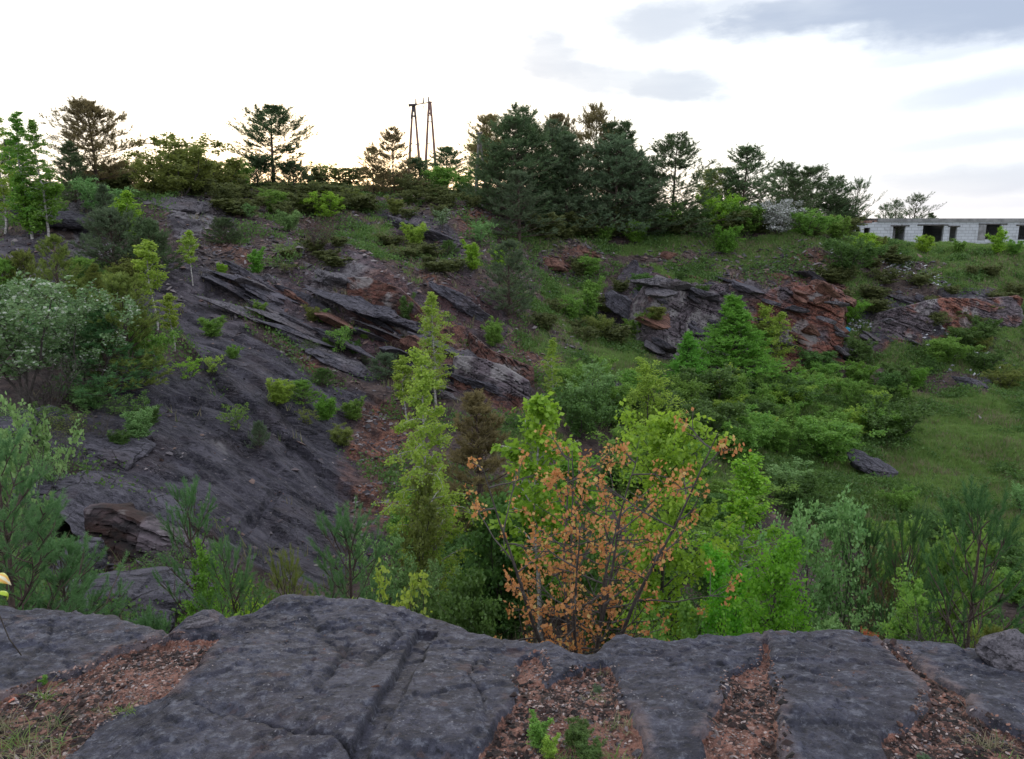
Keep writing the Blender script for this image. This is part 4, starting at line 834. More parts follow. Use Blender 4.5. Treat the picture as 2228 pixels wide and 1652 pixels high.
 ('birch0', 'birch_y', 1202, 880, 732, 58, 'small yellow-green birch on the slope behind the orange tree'),
 ('pale_shrub0', 'pale', 1280, 930, 790, 110, 'greyish pale shrub behind the orange tree'),
 ('dense_tree1', 'birch', 1422, 985, 782, 115, 'light green dense tree left of the smaller larch'),
): plant(*a)
for a in (   # foot hidden: distance given
 ('birch2', 'birch', 928, 11.0, 755, 150, 'tallest nearby birch with white trunk left of the orange tree'),
 ('pine_mid0', 'pine_o', 1040, 15.5, 850, 200, 'dark brownish pine between the main birch and the orange tree'),
 ('pale_shrub1', 'pale', 905, 9.3, 1215, 110, 'pale-leafed bush at the foot of the main birch'),
 ('pale_shrub0', 'pale', 815, 9.5, 1150, 120, 'pale-leafed bush left of the main birch foot'),
 ('sparse_shrub', 'birch', 830, 5.2, 1225, 110, 'yellow-green sprig bush peeping over the ledge left of the main birch'),
 ('dense_tree0', 'olive', 900, 10.5, 1020, 110, 'olive leafy tree behind the lower trunk of the main birch'),
 ('birch_sapling0', 'lime', 1180, 9.5, 850, 150, 'young large-leafed birch rising behind the orange tree'),
 ('big_leaf0', 'vivid', 1240, 11.0, 985, 210, 'vivid green tree behind the orange leaves'),
 ('shrub2', 'dark', 1110, 11.5, 1050, 190, 'dark shrub behind the left side of the orange tree'),
 ('big_leaf1', 'lime', 1465, 8.0, 888, 230, 'lime green tree with a pale stem right of the orange tree'),
 ('birch0', 'lime', 1645, 9.0, 980, 190, 'green birch right of the lime green tree'),
 ('dense_tree1', 'brill', 1695, 5.9, 1135, 190, 'brilliant green dense tree behind the third rock from the left'),
 ('dense_tree0', 'brill', 1625, 6.8, 1185, 130, 'brilliant green bush left of the dense green tree'),
 ('pale_shrub1', 'pale', 1830, 8.6, 1058, 190, 'tall pale-leafed shrub right of the brilliant green tree'),
 ('pale_shrub0', 'pale', 1930, 6.4, 1285, 170, 'lower pale-leafed shrub behind the right rocks'),
 ('pine_young0', 'pine_nd', 2022, 7.2, 1085, 170, 'young dark pine with open whorls, second from the right'),
 ('pine_young1', 'pine_nd', 2185, 5.4, 1035, 220, 'tall young pine with long upright candles near the right edge'),
 ('pine_young2', 'pine_nd', 1928, 8.5, 1110, 100, 'slim young pine left of the open-whorled one'),
 ('dense_tree0', 'pine_o', 1965, 12.0, 1150, 90, 'orange-brown leafed bush between the young pines'),
 ('pale_shrub0', 'mid', 2095, 6.0, 1240, 170, 'bushy green pine low between the two tall young pines'),
 ('shrub0', 'mid', 2110, 11.5, 1130, 170, 'green shrub behind the right young pines'),
 ('bare_shrub1', 'dark', 2140, 5.0, 1290, 130, 'tangle of bare grey twigs at the lower right'),
 ('pine_bushy0', 'pine_yn', 2250, 4.4, 1345, 110, 'olive pine branch tuft above the right boulder'),
 ('pine_near', 'pine_n', -55, 4.6, 935, 360, 'near pine with thick blue-green needles at the left frame edge'),
 ('pine_near', 'pine_n', 70, 5.2, 1150, 260, 'near young pine leaning over the dark hollow at the left'),
 ('pale_shrub1', 'pale', -70, 6.5, 850, 170, 'yellow-green leafy branches above the near left pine'),
 ('pine_young2', 'pine_n', 383, 8.5, 1035, 130, 'slender young pine before the hollow under the slab'),
 ('pine_young0', 'pine_n', 465, 5.4, 1150, 170, 'young pine with tall candle above the ledge, left of the main rock'),
 ('dense_tree1', 'vivid', 425, 7.2, 1175, 115, 'vivid green bush left of the main foreground rock'),
 ('sparse_shrub', 'lime', 520, 5.4, 1275, 100, 'lime green sprigs at the left shoulder of the main rock'),
 ('pine_young1', 'pine_yn', 595, 5.8, 1178, 110, 'small olive pine behind the main rock left shoulder'),
 ('pine_young2', 'pine_n', 740, 7.6, 1085, 190, 'dark young pine before the bottom of the slab'),
 ('pine_bushy0', 'pine_n', 258, 4.9, 1322, 85, 'fresh pine tuft with orange buds behind the ledge notch'),
 ('bare_leafing', 'dark', 300, 11, 1190, 200, 'low dull brush in front of the dark hollow'),
 ('shrub1', 'dark', 1350, 9.5, 1160, 210, 'dark shrub behind the lower right of the orange tree'),
 ('shrub0', 'mid', 1480, 6.4, 1320, 190, 'low green shrub behind the second foreground rock'),
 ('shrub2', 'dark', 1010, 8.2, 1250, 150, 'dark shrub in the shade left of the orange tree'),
 ('fine_shrub1', 'pale', 1590, 7.5, 1310, 90, 'pale-leafed low shrub left of the brilliant green tree'),
): plant(a[0], a[1], a[2], 0, a[4], a[5], a[6], Y=a[3])
# orange maple: its own skeleton, clusters of leaves at the twig ends
def orange_tree():
    r = rng(77); polys, C_, D_ = [], [], []; root = W(1292, 1425, 4.9)
    for s in range(8):
        az = s*2.4; sp = r.uniform(.2, .62); hh = r.uniform(1.3, 2.1)
        if s == 0: sp = .12; hh = 2.25
        P = curve((r.normal(0, .03), r.normal(0, .03), 0), (math.cos(az)*sp, math.sin(az)*sp*.8, 1), hh*(1+.1*sp), 12, r, .05, (0, 0, .2)); polys.append((P, np.linspace(.020, .003, 12)))
        for i in range(15):
            t = .16+.84*(i+r.random())/15; q = t*10.99; a = int(q); p = P[a]+(P[a+1]-P[a])*(q-a); L = .52*math.sin(math.pi*(.25+.62*t))*r.uniform(.5, 1.25)
            az2 = i*2.4+r.uniform(-.6, .6); el = r.uniform(.05, .6); B = curve(p, (math.cos(az2)*math.cos(el), math.sin(az2)*math.cos(el), math.sin(el)), L, 6, r, .13, (0, 0, .15)); polys.append((B, np.linspace(.006, .002, 6)))
            C_ += [(B[-1], .022, 14)]
            for j in range(4):
                b = r.integers(1, 5); D = curve(B[b], nrmz(B[b]-B[b-1])+r.normal(0, .55, 3), L*r.uniform(.2, .5), 4, r, .15); polys.append((D, np.linspace(.003, .0015, 4))); C_ += [(D[-1], .020, 12)] if r.random() < .55 else []
    cs, ns = [], []
    for p, sg, n in C_:
        cs.append(p+r.normal(0, sg, (n, 3)))
    c = np.concatenate(cs); d = nrmz(r.normal(0, 1, c.shape)+np.array([0, 0, -.5])); V, F_ = leaf_quads(c, d, .025*r.uniform(.6, 1.3, len(c)), r, .46)
    finish('orange', polys, V, F_)
    p = W(1268, 1432, 4.9); z = float(H0(p[0], 4.9)); o = empty('maple_tree', (p[0], 4.9, min(z, p[2])), 'multi-stemmed small tree with orange leaves in front of the green trees', 'tree')
    hh = W(1300, 885, 4.9)[2]-min(z, p[2]); s = hh/LIB['orange'][2]; o.scale = (s*.93, s*.86, s)
    obj('trunk', LIB['orange'][0], M['bark'], o); obj('crown', LIB['orange'][1], M['orange'], o)
orange_tree()
for px, top, Y, w, lab in ((1885, 1345, 4.0, 30, 'small red-leafed sprig rising behind the right ledge'), (1742, 1360, 3.9, 40, 'small orange-leafed sprig at the ledge before the dense green tree')):
    q = W(px, 1420, Y); plant('sparse_shrub', 'red', px, 0, top, w, lab, name='seedling', cat='seedling', xyz=(q[0], Y, q[2]), hw=(W(px, top, Y)[2]-q[2], w/FPX*Y*1.15))
# belts of similar shrubs
BR_V = []
def brush(p, h, w, key, r):
    lm = LIB[key][1]; V = np.empty(len(lm.vertices)*3, np.float32); lm.vertices.foreach_get('co', V); V = V.reshape(-1, 4, 3) if len(V) % 12 == 0 and len(lm.polygons)*4 == len(lm.vertices) else None
    if V is None: return
    V = V[r.random(len(V)) < .30]; c = V.mean(1, keepdims=True); V = c+(V-c)*1.7; a = r.uniform(0, 6.28); sx, sz = w/LIB[key][3], h/LIB[key][2]
    X = np.stack([(V[..., 0]*math.cos(a)-V[..., 1]*math.sin(a))*sx+p[0], (V[..., 0]*math.sin(a)+V[..., 1]*math.cos(a))*sx+p[1], V[..., 2]*sz+p[2]-.05], -1); BR_V.append(X.reshape(-1, 3))
def belt(n, x0, x1, y0, y1, keys, mats, hr, label, group, seed, f=None, name='shrub', w=1.1):
    r = rng(seed); k = 0; t = 0
    while k < n and t < n*30:
        t += 1; px, py = r.uniform(x0, x1), r.uniform(y0, y1)
        if f and not f(px, py): continue
        p = hit(px, py); h = r.uniform(*hr); i = r.integers(len(keys))
        if seed in (308, 309, 310, 311, 313, 322, 323, 324): brush(p, h, h*w*r.uniform(.75, 1.3), keys[i] if 'shrub' in keys[i] and 'bare' not in keys[i] else 'fine_shrub0', r); k += 1; continue
        plant(keys[i], mats[r.integers(len(mats))], 0, 0, 0, 0, label, name=name, cat='tree' if 'tree' in name else 'shrub', group=group, xyz=p, hw=(h, h*w*r.uniform(.75, 1.3))); k += 1
SH = ('shrub0', 'shrub1', 'shrub2', 'fine_shrub0', 'fine_shrub1', 'dense_tree0')
belt(34, 1520, 1960, 880, 1010, SH, ('mid', 'mid', 'dark', 'mid', 'birch'), (1.2, 2.3), 'green shrub in the belt between larches and the tilted grey slab', 'shrubs in the belt left of the meadow', 301, lambda x, y: y < 1010-(x-1500)*.18+60)
belt(16, 1700, 2000, 815, 890, SH, ('mid', 'vivid', 'dark', 'mid'), (.9, 1.7), 'green shrub along the foot of the far cliff', 'shrubs along the foot of the far cliff', 302)
belt(9, 2020, 2228, 740, 860, SH, ('mid', 'dark', 'olive'), (.9, 1.8), 'green shrub around the rubble heap by the meadow', 'shrubs round the rubble heap', 303)
belt(18, 1230, 1500, 880, 1100, SH, ('mid', 'dark', 'mid'), (1.1, 2.2), 'green shrub on the slope behind the orange tree', 'shrubs on the slope behind the orange tree', 304)
belt(22, 1500, 2228, 1060, 1260, SH+('pale_shrub0',), ('mid', 'dark', 'dark', 'pale'), (.8, 1.7), 'low shrub in the hollow before the meadow', 'low shrubs before the meadow', 305)
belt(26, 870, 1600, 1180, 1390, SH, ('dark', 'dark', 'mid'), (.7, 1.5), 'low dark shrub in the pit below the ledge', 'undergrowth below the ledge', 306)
belt(16, 1900, 2228, 1200, 1400, SH+('pale_shrub1',), ('dark', 'mid', 'pale', 'mid'), (.6, 1.2), 'low shrub behind the right end of the ledge', 'low shrubs behind the ledge at right', 307)
belt(16, 480, 1080, 405, 450, SH[:5], ('olive', 'dark', 'olive', 'mid'), (.8, 1.8), 'low brush along the crest of the hill', 'brush along the hill crest', 308, w=1.5)
belt(18, 1180, 1900, 505, 522, SH[:5], ('mid', 'dark', 'mid'), (.8, 2.0), 'low brush under the pines of the right rim', 'brush under the right rim pines', 309, w=1.4)
belt(14, 2000, 2228, 600, 720, SH[:5], ('dark', 'mid', 'dark'), (.5, 1.1), 'low green bush on the right quarry face', 'bushes on the right quarry face', 310, w=1.4)
belt(14, 1180, 1360, 590, 760, SH[:5], ('mid', 'dark', 'olive'), (.5, 1.2), 'low bush beside the grassy chute', 'bushes beside the grassy chute', 311, w=1.3)
belt(9, 640, 880, 700, 900, ('fine_shrub0', 'fine_shrub1', 'pine_bushy0', 'bare_leafing'), ('dark', 'olive', 'mid'), (.35, .8), 'small dull bush among the broken beds', 'bushes among the broken beds', 312)
belt(14, 1780, 2010, 560, 690, ('bare_leafing', 'bare_shrub0', 'shrub0', 'fine_shrub1'), ('dark', 'dark', 'mid'), (.7, 1.4), 'dark brush on the slope below the building', 'brush on the slope below the building', 313, w=1.5)
belt(12, 0, 330, 850, 1000, ('bare_leafing', 'bare_shrub0', 'fine_shrub0', 'sparse_shrub'), ('olive', 'pale', 'dark'), (.5, 1.0), 'thin brush on the dark rocks below the left thicket', 'brush below the left thicket', 314, w=1.5)

belt(7, 1090, 1450, 460, 500, ('pine_far0', 'pine_far1', 'pine_far3'), ('pine', 'pine_g'), (5.0, 7.5), 'dark pine standing inside the pine grove', 'pines inside the grove', 320, name='pine_tree', w=.8)
belt(7, 1480, 1850, 470, 505, ('pine_far0', 'pine_far1', 'pine_far3'), ('pine', 'pine'), (3.5, 5), 'low dark pine in the right-hand pine row', 'pines in the right-hand row', 321, name='pine_tree', w=.9)

belt(26, 470, 1030, 425, 480, SH[:5]+('pine_bushy0',), ('olive', 'dark', 'olive', 'mid'), (.7, 1.4), 'low brush on the upper slope below the crest', 'brush on the upper slope', 322, w=1.6)
belt(14, 180, 480, 395, 430, SH[:5], ('olive', 'dark', 'mid'), (.8, 1.8), 'low brush along the left crest', 'brush along the left crest', 323, w=1.5)
belt(16, 620, 1000, 520, 600, ('fine_shrub0', 'fine_shrub1', 'bare_leafing', 'sparse_shrub'), ('olive', 'dark', 'mid'), (.35, .8), 'small dull tuft of brush on the middle slope', 'small brush on the middle slope', 324, w=1.6)

belt(8, 0, 300, 700, 800, ('shrub0', 'shrub1', 'fine_shrub0', 'pine_bushy0', 'pale_shrub1'), ('mid', 'olive', 'pine_n', 'white'), (.9, 1.5), 'green bush filling the left thicket', 'bushes in the left thicket', 325)
belt(8, 0, 300, 600, 700, ('pine_bushy0', 'pine_bushy1', 'fine_shrub0'), ('pine_yn', 'dark', 'mid'), (.9, 1.5), 'low bush above the left thicket', 'bushes above the left thicket', 326)

BV = np.concatenate(BR_V); M['brush'] = leaf_mat('brush_leaves', (.050, .075, .024), (.20, .23, .075), .42)
tag(obj('brush', mesh_np('brush', BV, np.arange(len(BV)).reshape(-1, 4)), M['brush']), kind='stuff')
# ------------------------------------------------------------------ boulders, shelves, loose stones
def rock_mesh(name, seed, dims, planes=18, sub=5, rough=.045, soft=34, flat=0):
    r = rng(seed); import bmesh
    bm = bmesh.new(); bmesh.ops.create_icosphere(bm, subdivisions=sub, radius=1); me = bpy.data.meshes.new(name); bm.to_mesh(me); bm.free()
    V = np.empty(len(me.vertices)*3); me.vertices.foreach_get('co', V); V = V.reshape(-1, 3)
    N = nrmz(r.normal(size=(planes, 3))); D = r.uniform(.55, 1.0, planes)
    if flat: N = np.r_[N, [[0, 0, 1], [0, 0, -1]]]; D = np.r_[D, [.55, .55]]
    t = np.clip(V@N.T, 1e-3, None)/D[None]; rad = 1/((t**soft).sum(1))**(1/soft)
    P = V*rad[:, None]*np.asarray(dims)/2*1.25
    q = P*(1.0 if max(dims) > .6 else 1.5/max(dims))+seed
    P = P+V*(rough*max(dims)*(np.round(fbm(q[:, 0]*1.3, q[:, 1]*1.3, q[:, 2]*3.2+.01, 3, seed)*2.5)/2.5+.3*fbm(q[:, 0]*4, q[:, 1]*4, q[:, 2]*4+.01, 4, seed))[:, None])
    lay = np.floor(P[:, 2]/(dims[2]*.22)+.3*vn(q[:, 0]*3, q[:, 1]*3, seed=seed)); P[:, :2] *= (1+.09*(hsh(lay, lay*0, lay*0, seed)-.5))[:, None]
    me.vertices.foreach_set('co', P.ravel().astype(np.float32)); me.polygons.foreach_set('use_smooth', np.zeros(len(me.polygons), bool)); me.update(); return me
M['rock'] = rock_mat('slate_rock', (.024, .023, .030), (.085, .078, .093), (.085, .055, .048), 1.6, bump=.8)
M['rock_p'] = rock_mat('pale_streaked_rock', (.035, .031, .038), (.135, .122, .132), (.095, .05, .04), 1.2, bump=.8, streak=((2.5, 2.5, .35), (0, 0, 0)))
M['rock_r'] = rock_mat('red_brown_rock', (.042, .021, .018), (.16, .080, .060), (.21, .10, .065), 1.4, bump=.6)
M['rock_n'] = rock_mat('near_grey_rock', (.040, .036, .042), (.12, .108, .118), (.15, .09, .08), 3.2, bump=.7)
bed = math.atan(.32), -math.atan(.12)
def stone(px, py, dims, mat, label, seed, tilt=(0, 0, 0), dz=0.0, name='boulder', cat='rock', group=None, flat=1, sub=5):
    p = hit(px, py); o = obj(name, rock_mesh(name, seed, dims, flat=flat, sub=sub), M[mat], loc=(p[0], p[1], p[2]+dz), rot=tilt); return tag(o, label, cat, group)
BT = (-math.atan(.12), math.atan(.32))
for a in ((1892, 1030, (2.5, 1.3, .75), 'rock', 'big tilted grey slab lying at the edge of the meadow', 3, (.35, .42, .2), .28),
          (1605, 907, (.75, .6, .5), 'rock', 'small dark block at the left of the pair above the shrub belt', 4, (.3, .9, .4), .1),
          (1637, 896, (1.0, .7, .42), 'rock', 'flat dark block at the right of the pair above the shrub belt', 5, (.2, -.25, .1), .15),
          (1352, 672, (2.3, 1.5, 1.5), 'rock', 'grey boulder with white streaks at the left of the far cliff', 6, (.3, .5, .5), .2),
          (1450, 560, (.9, .8, .8), 'rock_r', 'reddish stone on the brow above the left cliff blocks', 7, (0, .2, .5), .1),
          (1810, 765, (3.0, 2.0, 1.6), 'rock', 'large rounded dark boulder at the foot of the far cliff beside the litter', 8, (0, .1, .3), .2),
          (2110, 838, (1.5, 1.0, .9), 'rock', 'dark block at the foot of the rubble heap, left of two', 9, (0, .3, .3), .1),
          (2165, 835, (1.7, .9, .7), 'rock', 'dark flat block at the foot of the rubble heap, right of two', 10, (.1, -.2, 0), .1),
          (1370, 862, (1.6, 1.0, .6), 'rock_p', 'pale-backed block on the lower slope behind the birches', 11, (BT[0], .5, .3), .1),
          (1330, 855, (1.2, 1.0, .7), 'rock', 'dark block beside the pale-backed block on the lower slope', 12, (0, .4, .6), .1),
          (195, 1255, (.62, .6, .95), 'rock', 'upright grey boulder in the scree below the dark hollow', 13, (.2, .15, .2), .3),
          (290, 1318, (1.5, .9, .62), 'rock', 'long flat-topped block behind the ledge notch', 14, (.1, .12, .1), .12),
          (185, 1330, (.45, .4, .36), 'rock_p', 'small pale-topped block left of the flat-topped block', 15, (.1, .3, .4), .1),
          (345, 1368, (.5, .5, .34), 'rock', 'dark stone just behind the ledge notch, right of the pine tuft', 16, (.2, .1, .5), .08),
          (100, 1090, (1.6, 1.3, 1.0), 'rock', 'dark rock bulge beside the hollow at the left', 17, (.1, .2, .5), .1),
          (220, 985, (1.9, 1.5, .9), 'rock', 'dark rock nose at the upper left corner of the slab', 18, (.2, .3, .4), .0),
          (60, 950, (1.5, 1.2, 1.0), 'rock', 'dark boulder half hidden by the near pine at the left', 19, (.2, .0, .4), .1)):
    stone(*a)
for a in ((1055, 785, (3.9, 2.2, 1.25), 'rock_p', 'long thick ledge with pale vertical streaks in the middle of the slope', 20, (-.05, .42, .1), -.1),
          (850, 690, (4.2, 2.6, .8), 'rock', 'long brown-grey slab lying under the red rock recess', 21, (-.1, .42, .1), .15),
          (760, 610, (3.4, 2.4, 1.1), 'rock_p', 'pale grey rock mass above the red rock recess', 22, (-.1, .30, .2), .1),
          (1000, 650, (3.2, 1.6, .9), 'rock', 'violet-grey slab right of the red rock recess', 23, (-.1, .62, .1), .1),
          (1080, 845, (3.4, 1.4, .45), 'rock', 'thin dark shelf below the streaked ledge', 24, (-.1, .38, .1), .05),
          (690, 660, (2.4, 1.6, .6), 'rock', 'grey shelf left of the pale rock mass', 25, (-.1, .45, .2), .08),
          (590, 650, (2.2, 1.4, .45), 'rock', 'thin dark shelf on the stepped beds, upper left', 26, (-.1, .5, .0), .05),
          (655, 735, (2.4, 1.2, .42), 'rock', 'thin shelf above the smooth dark slab', 27, (-.1, .52, .1), .04),
          (745, 790, (2.6, 1.3, .5), 'rock', 'dark shelf at the lower end of the stepped beds', 28, (-.05, .42, .1), .04),
          (930, 505, (3.6, 1.6, .8), 'rock', 'low dark outcrop on the grassy upper slope', 29, (-.1, .40, .1), .02),
          (890, 485, (2.4, 1.2, .5), 'rock_p', 'pale flat outcrop above the low dark one', 30, (-.1, .32, .0), .02),
          (455, 455, (3.4, 2.2, 1.5), 'rock_p', 'pale broken outcrop on the crest at the left', 31, (0, .2, .3), .1),
          (390, 440, (2.6, 1.8, .9), 'rock_p', 'pale flat outcrop on the crest left of the broken one', 32, (0, .15, .3), .05),
          (185, 480, (3.0, 2.0, 1.0), 'rock', 'brown-grey outcrop below the pale green bush at the left', 33, (0, .2, .3), .1),
          (500, 620, (2.6, 1.5, .5), 'rock', 'dark layered shelf between the saplings', 34, (-.1, .42, .1), .03),
          (1200, 570, (1.8, 1.4, 1.2), 'rock_r', 'red-brown rock knob below the grove', 35, (0, .2, .3), .1)):
    a = list(a); a[7] -= a[2][2]*.28; stone(*a, name='rock_outcrop', cat='outcrop')
sr = rng(123); SM = [rock_mesh('rock_outcrop', 950+i, (1, .6, .2), flat=1, rough=.04, soft=50, planes=12) for i in range(5)]; k = 0
while k < 34:
    px, py = sr.uniform(500, 1120), sr.uniform(585, 860)
    if not (40 < py-(px-500)*.38-520 < 190): continue
    p = hit(px, py); L = sr.uniform(.8, 2.1); m_ = ('rock', 'rock', 'rock_p', 'rock', 'rock_r')[sr.integers(5)]
    o = obj('rock_outcrop', SM[k % 5], M[m_], loc=(p[0], p[1], p[2]-.02*L), rot=(-.08+sr.uniform(-.06, .06), .42+sr.uniform(-.08, .1), sr.uniform(-.1, .35)), scale=(L*1.1, L*sr.uniform(.8, 1.2), L*sr.uniform(1.0, 1.8)))
    nm = {'rock': 'dark', 'rock_p': 'pale', 'rock_r': 'red-brown'}[m_]; tag(o, 'thin %s shelf of rock among the stepped beds' % nm, 'outcrop', '%s shelves among the stepped beds' % nm); k += 1
# roof slab of the hollow: sticks out over the drop
p = hit(330, 1120); o = obj('rock_outcrop', rock_mesh('rock_outcrop', 36, (4.6, 1.9, .36), flat=1, rough=.03), M['rock'], loc=(p[0]-.1, p[1]-.15, p[2]+.02), rot=(-.05, .34, -.42))
tag(o, 'thin rock roof jutting over the dark hollow under the slab', 'outcrop')
# far cliff: single blocks set into the face
CL = [(1405, 655, 2.0, 1.3), (1450, 625, 1.6, 1.1), (1475, 665, 1.8, 1.3), (1530, 650, 1.5, 1.0), (1500, 700, 1.7, 1.2), (1560, 635, 1.8, 1.0), (1580, 690, 1.6, 1.2), (1640, 645, 2.0, 1.1), (1650, 700, 1.7, 1.2), (1700, 690, 2.2, 1.2), (1740, 650, 2.1, 1.1), (1740, 720, 1.8, 1.1), (1790, 640, 1.9, 1.0), (1440, 710, 2.0, 1.6), (1480, 745, 1.8, 1.1), (1550, 750, 1.6, .9), (1700, 745, 2.0, 1.0), (1620, 745, 1.6, .9), (1770, 690, 1.8, 1.0), (1830, 630, 1.3, .7),
      (1930, 705, 2.0, .9), (1985, 715, 1.8, .9), (2040, 680, 2.4, 1.1), (2010, 665, 1.6, .7), (2100, 665, 1.9, .8), (2155, 655, 1.6, .8), (2205, 660, 1.8, .8), (1880, 715, 1.2, .6), (1950, 770, 1.5, .6), (1900, 690, 1.3, .6)]
cr = rng(90); RB = [rock_mesh('cliff_block', 900+i, (1, .85, .8), flat=1, rough=.05, soft=60, planes=9, sub=4) for i in range(8)]
FACE = ((1385, 1850, 600, 632, 16), (1400, 1850, 770, 800, 14), (1890, 2220, 645, 665, 10), (1890, 2100, 725, 745, 8), (1330, 1400, 640, 700, 5), (1210, 1290, 545, 600, 8))
CL = CL[::5]+[(cr.uniform(x0, x1), cr.uniform(y0, y1), cr.uniform(.35, 1.1), cr.uniform(.35, .8)) for x0, x1, y0, y1, n in FACE for k in range(n)]
for i, (px, py, w, h) in enumerate(CL):
    p = hit(px, py); rr = cr.random()
    m_ = ('rock_r' if (1590 < px < 1830 and rr < .55) or (2020 < px < 2080 and rr < .7) or (px < 1300) or rr < .15 else 'rock_p' if rr < .6 else 'rock')
    big = w > 1.5
    o = obj('cliff_block', RB[i % 8], M[m_], loc=(p[0], p[1]+.2, p[2]-.1), rot=(cr.uniform(-.2, .2), .42+cr.uniform(-.15, .15), cr.uniform(-.5, .5)), scale=(w*(1.0 if big else 1.3), w*1.1, h*(1.1 if big else .9)))
    tag(o, 'angular %s block in the far quarry face %s' % ({'rock_r': 'rusty red', 'rock_p': 'pale grey', 'rock': 'violet-grey'}[m_], 'below the abandoned building' if px > 1870 else 'behind the larches' if px > 1560 else 'left of the larches'), 'rock', 'blocks in the far quarry face')
# rock faces: steep walls of bedded, jointed stone in front of the slope
def face(name, bottom, top, dips, cell, depth, seed, tint, label=None, cat=None, kind=None, res=.045, backset=1.0, deep=.25):
    Bm = np.array([hit(*p) for p in bottom]); Tp = []
    for (px, py), q in zip(top, Bm): Tp.append(W(px, py, q[1]+backset))
    Tp = np.array(Tp); L = np.r_[0, np.cumsum(np.linalg.norm(np.diff(Bm[:, :2], axis=0), axis=1))]; H_ = np.mean(Tp[:, 2]-Bm[:, 2])
    nu, nv = int(L[-1]/res), int(H_*1.5/res); u = np.linspace(0, L[-1], nu); v = np.linspace(-.2, 1.3, nv); U, Vv = np.meshgrid(u, v)
    I = lambda A, k: np.interp(U, L, A[:, k])
    b = np.stack([I(Bm, k) for k in range(3)], -1); t = np.stack([I(Tp, k) for k in range(3)], -1); P = b+(t-b)*np.clip(Vv, -.5, 1)[..., None]
    ov = np.clip(Vv-1, 0, 1); P[..., 1] += ov*4.0; P[..., 2] += ov*.1-ov**2*8; P[..., 0] += 0
    X_, Z_ = P[..., 0], P[..., 2]; wv = 1.5*fbm(X_/2.3, Z_/2.3, P[..., 1]*.3+.01, 4, seed); lift = np.zeros_like(X_); edge = np.full_like(X_, 9.)
    for sc, am in ((1.7, 1.0), (.8, .6), (.33, .28)):
        q = (Z_+dips*X_+.22*wv+.25*cell*np.sin(X_*.9+Z_*2.1+seed))/(cell*sc); ly_ = np.floor(q); fr = q-ly_; w_ = cell*sc*(.9+3.2*hsh(ly_, ly_*0, ly_*0, seed+7)); bx = (X_-dips*Z_*.6+.25*wv)/w_+hsh(ly_, ly_*0, ly_*0, seed+1)*7; bi = np.floor(bx); fb = bx-bi
        lift += am*(hsh(ly_, bi, ly_*0, seed+2)+.6*hsh(ly_, ly_*0, ly_*0, seed+3)-.8)+am*.35*(fr-.5)
        e_ = np.minimum(np.minimum(fr, 1-fr)*cell*sc, np.minimum(fb, 1-fb)*w_+.02)+.12*(hsh(ly_, bi, ly_*0, seed+8) < .33)+.04*np.clip(fbm(X_*1.1, Z_*1.1, X_*0, 2, seed+11)+.1, 0, 1); edge = np.minimum(edge, e_/(am**.5))
    side = np.minimum(sstep(U, 0, L[-1]*.08), sstep(U, L[-1], L[-1]*.92))
    out = depth*lift*1.0-deep*sstep(edge, .045, .0)*.6+.07*fbm(X_*2.3, Z_*2.3, P[..., 1], 3, seed+5)+.5*depth*fbm(X_/2.6, Z_/2.6, P[..., 1]*.2, 2, seed+6)
    P[..., 1] -= out*(1-ov*2).clip(0, 1)-.1; P[..., 1] += (1-side)*1.2; P[..., 2] -= (1-side)*.8
    idx = np.arange(nu*nv).reshape(nv, nu); F_ = np.stack([idx[:-1, :-1], idx[:-1, 1:], idx[1:, 1:], idx[1:, :-1]], -1).reshape(-1, 4)
    me = mesh_np(name, P.reshape(-1, 3), F_); attr(me, 'joint', sstep(edge, .035, .005)); tv = np.clip(tint(X_, Z_, Vv, U/L[-1])+.35*wv+.25*(hsh(np.floor((Z_+dips*X_+.3*wv)/(cell*.42)), np.floor(X_/1.1), X_*0, seed+9)-.5), 0, 1); attr(me, 'red', tv)
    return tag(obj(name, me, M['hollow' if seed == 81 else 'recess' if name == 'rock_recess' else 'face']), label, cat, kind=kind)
def face_mat(k=1.0, name='quarry_face'):
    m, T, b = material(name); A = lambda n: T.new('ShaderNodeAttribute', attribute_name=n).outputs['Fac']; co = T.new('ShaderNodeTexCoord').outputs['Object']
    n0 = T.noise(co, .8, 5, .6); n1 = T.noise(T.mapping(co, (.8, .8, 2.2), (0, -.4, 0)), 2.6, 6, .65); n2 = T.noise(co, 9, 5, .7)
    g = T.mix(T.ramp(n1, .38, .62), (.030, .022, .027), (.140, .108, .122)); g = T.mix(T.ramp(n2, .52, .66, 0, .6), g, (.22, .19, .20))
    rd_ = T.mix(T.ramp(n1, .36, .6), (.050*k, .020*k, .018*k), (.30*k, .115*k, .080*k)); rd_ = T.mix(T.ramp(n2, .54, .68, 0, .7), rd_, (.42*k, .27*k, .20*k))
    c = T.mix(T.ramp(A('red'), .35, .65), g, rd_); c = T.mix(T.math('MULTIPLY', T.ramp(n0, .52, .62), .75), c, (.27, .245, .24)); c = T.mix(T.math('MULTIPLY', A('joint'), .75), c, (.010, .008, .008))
    T.put(b.inputs['Base Color'], c); b.inputs['Roughness'].default_value = .85
    T.put(b.inputs['Normal'], T.new('ShaderNodeBump', i_Strength=.8, i_Distance=.10, i_Height=T.math('MULTIPLY_ADD', n2, .4, n1)).outputs[0]); return m
M['face'] = face_mat(.85); M['recess'] = face_mat(.42, 'recess_stone'); M['hollow'] = face_mat(.12, 'shaded_hollow_stone')  # hollow variant: red stone darkened to paint in the shade under the overhang
